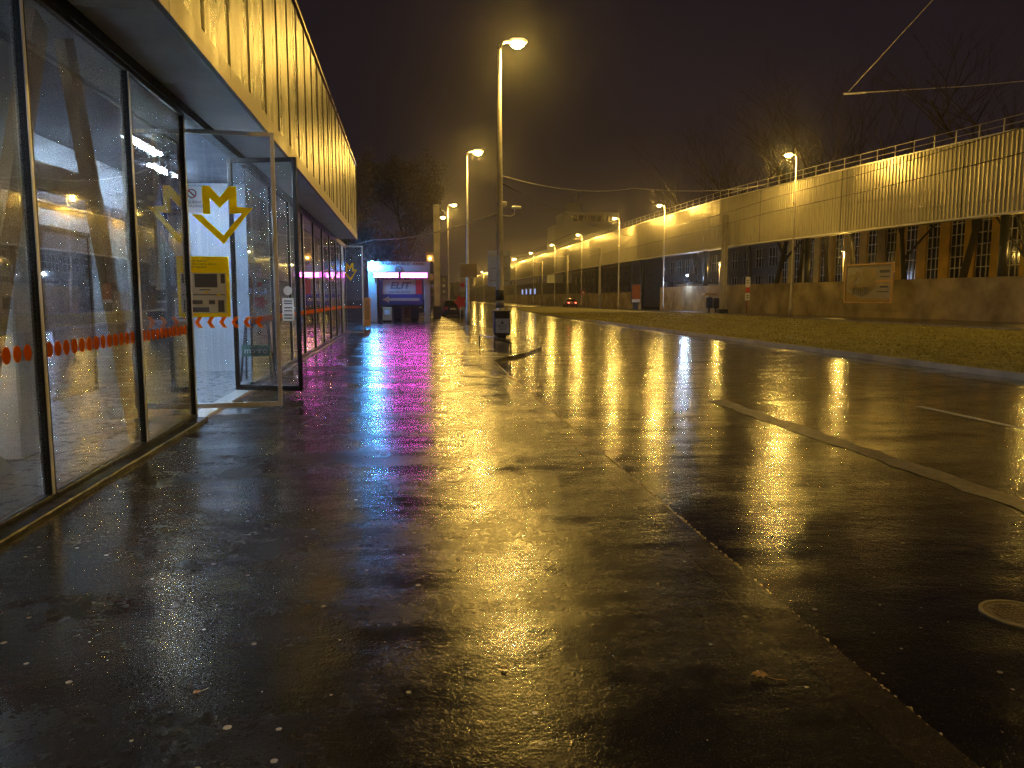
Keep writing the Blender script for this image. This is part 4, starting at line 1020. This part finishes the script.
MBi = MB().tube([(34.4, 60.2, 17.9), (35.6, 59.0, 17.75)], .09, 6).build('insulator', M_frame, loc=(34.5, 60, 17.9)); props(MBi, 'pale insulator joining the steep wire and the level wire at upper right', 'insulator')
wire([(12, 200, 6.4), (12, 120, 6.6), (12.2, 60, 6.6)], .015, 'overhead_wire', 'faint contact wire running along the street above the road', .15, wg)

# ================================================================== SMALL THINGS ON THE GROUND
mh = thing('manhole_cover', 'small round iron cover with a worn concrete rim in the dark wet road', 'manhole cover', (3.16, 3.55, RZ))
hx_, hy_ = 3.16, 3.55
m = MB(); N = 40
for k in range(N):
    a, b = 2 * math.pi * k / N, 2 * math.pi * (k + 1) / N
    m.prism([(hx_ + .17 * math.cos(a), hy_ + .17 * math.sin(a)), (hx_ + .19 * math.cos(a), hy_ + .19 * math.sin(a)), (hx_ + .19 * math.cos(b), hy_ + .19 * math.sin(b)), (hx_ + .17 * math.cos(b), hy_ + .17 * math.sin(b))], RZ + .001, RZ + .009)
m.build('rim', M_stripe, mh)
m = MB(); m.prism([(hx_ + .167 * math.cos(k * math.pi / 20), hy_ + .167 * math.sin(k * math.pi / 20)) for k in range(40)], RZ + .001, RZ + .006)
for i in range(-4, 5):
    for j in range(-4, 5):
        if math.hypot(i, j) < 4.4: cx, cy = hx_ + i * .03, hy_ + j * .03; m.box(cx - .01, cx + .01, cy - .01, cy + .01, RZ + .0061, RZ + .010)
m.build('cover', M_iron, mh)
lf = thing('fallen_leaf', 'single brown fallen leaf on the pavement near the kerb', 'leaf', (1.43, 2.95, .006))
m = MB(); ot = [(0, -.045), (.02, -.03), (.045, -.032), (.036, -.008), (.06, .008), (.034, .02), (.03, .045), (.008, .034), (0, .06), (-.01, .032), (-.034, .04), (-.034, .014), (-.056, .004), (-.034, -.012), (-.04, -.034), (-.016, -.03)]
i0 = len(m.v); m.v.append((1.43, 2.95, .016))
for k, (a, b) in enumerate(ot): m.v.append((1.43 + a * .95, 2.95 + b * .95, .008 + .008 * (k % 2) + random.uniform(0, .006)))
for k in range(len(ot)): m.f.append([i0, i0 + 1 + k, i0 + 1 + (k + 1) % len(ot)])
m.build('blade', plain('dry_leaf', (.38, .24, .10), .6, 0, .3, 40), lf); MB().tube([(1.43, 2.95, .013), (1.50, 2.90, .009), (1.56, 2.885, .006)], .0022, 5).build('stalk', M_box, lf)
for i, (x, y, lab) in enumerate(((-.9, 3.1, 'small pale fallen leaf on the pavement in the lower left'), (.55, 7.9, 'small fallen leaf on the pavement in the middle distance'), (.36, 3.15, 'tiny fallen leaf near the bright yellow reflection on the pavement'))):
    l2 = copy_tree(lf, None, (x, y, .006), lab); l2.rotation_euler = (0, 0, 1.3 + i * 2); l2.scale = (.35, .35, .6)

lf.scale = (.75, .75, .9)
# ================================================================== HAZE
hz = MB().box(-130, 190, -60, 700, -1.3, 62)
HAZE_D = .0006
hm_, ns, ls = newmat('haze_air')
vol = ns.new('ShaderNodeVolumePrincipled'); vol.inputs['Color'].default_value = (.9, .88, .85, 1); vol.inputs['Density'].default_value = HAZE_D; vol.inputs['Anisotropy'].default_value = .92
oo = ns.new('ShaderNodeOutputMaterial'); ls.new(vol.outputs[0], oo.inputs['Volume'])
if HAZE_D > 0:
    hzo = hz.build('haze', hm_); props(hzo, 'thin wet night haze hanging over the whole street', 'haze', kind='stuff')
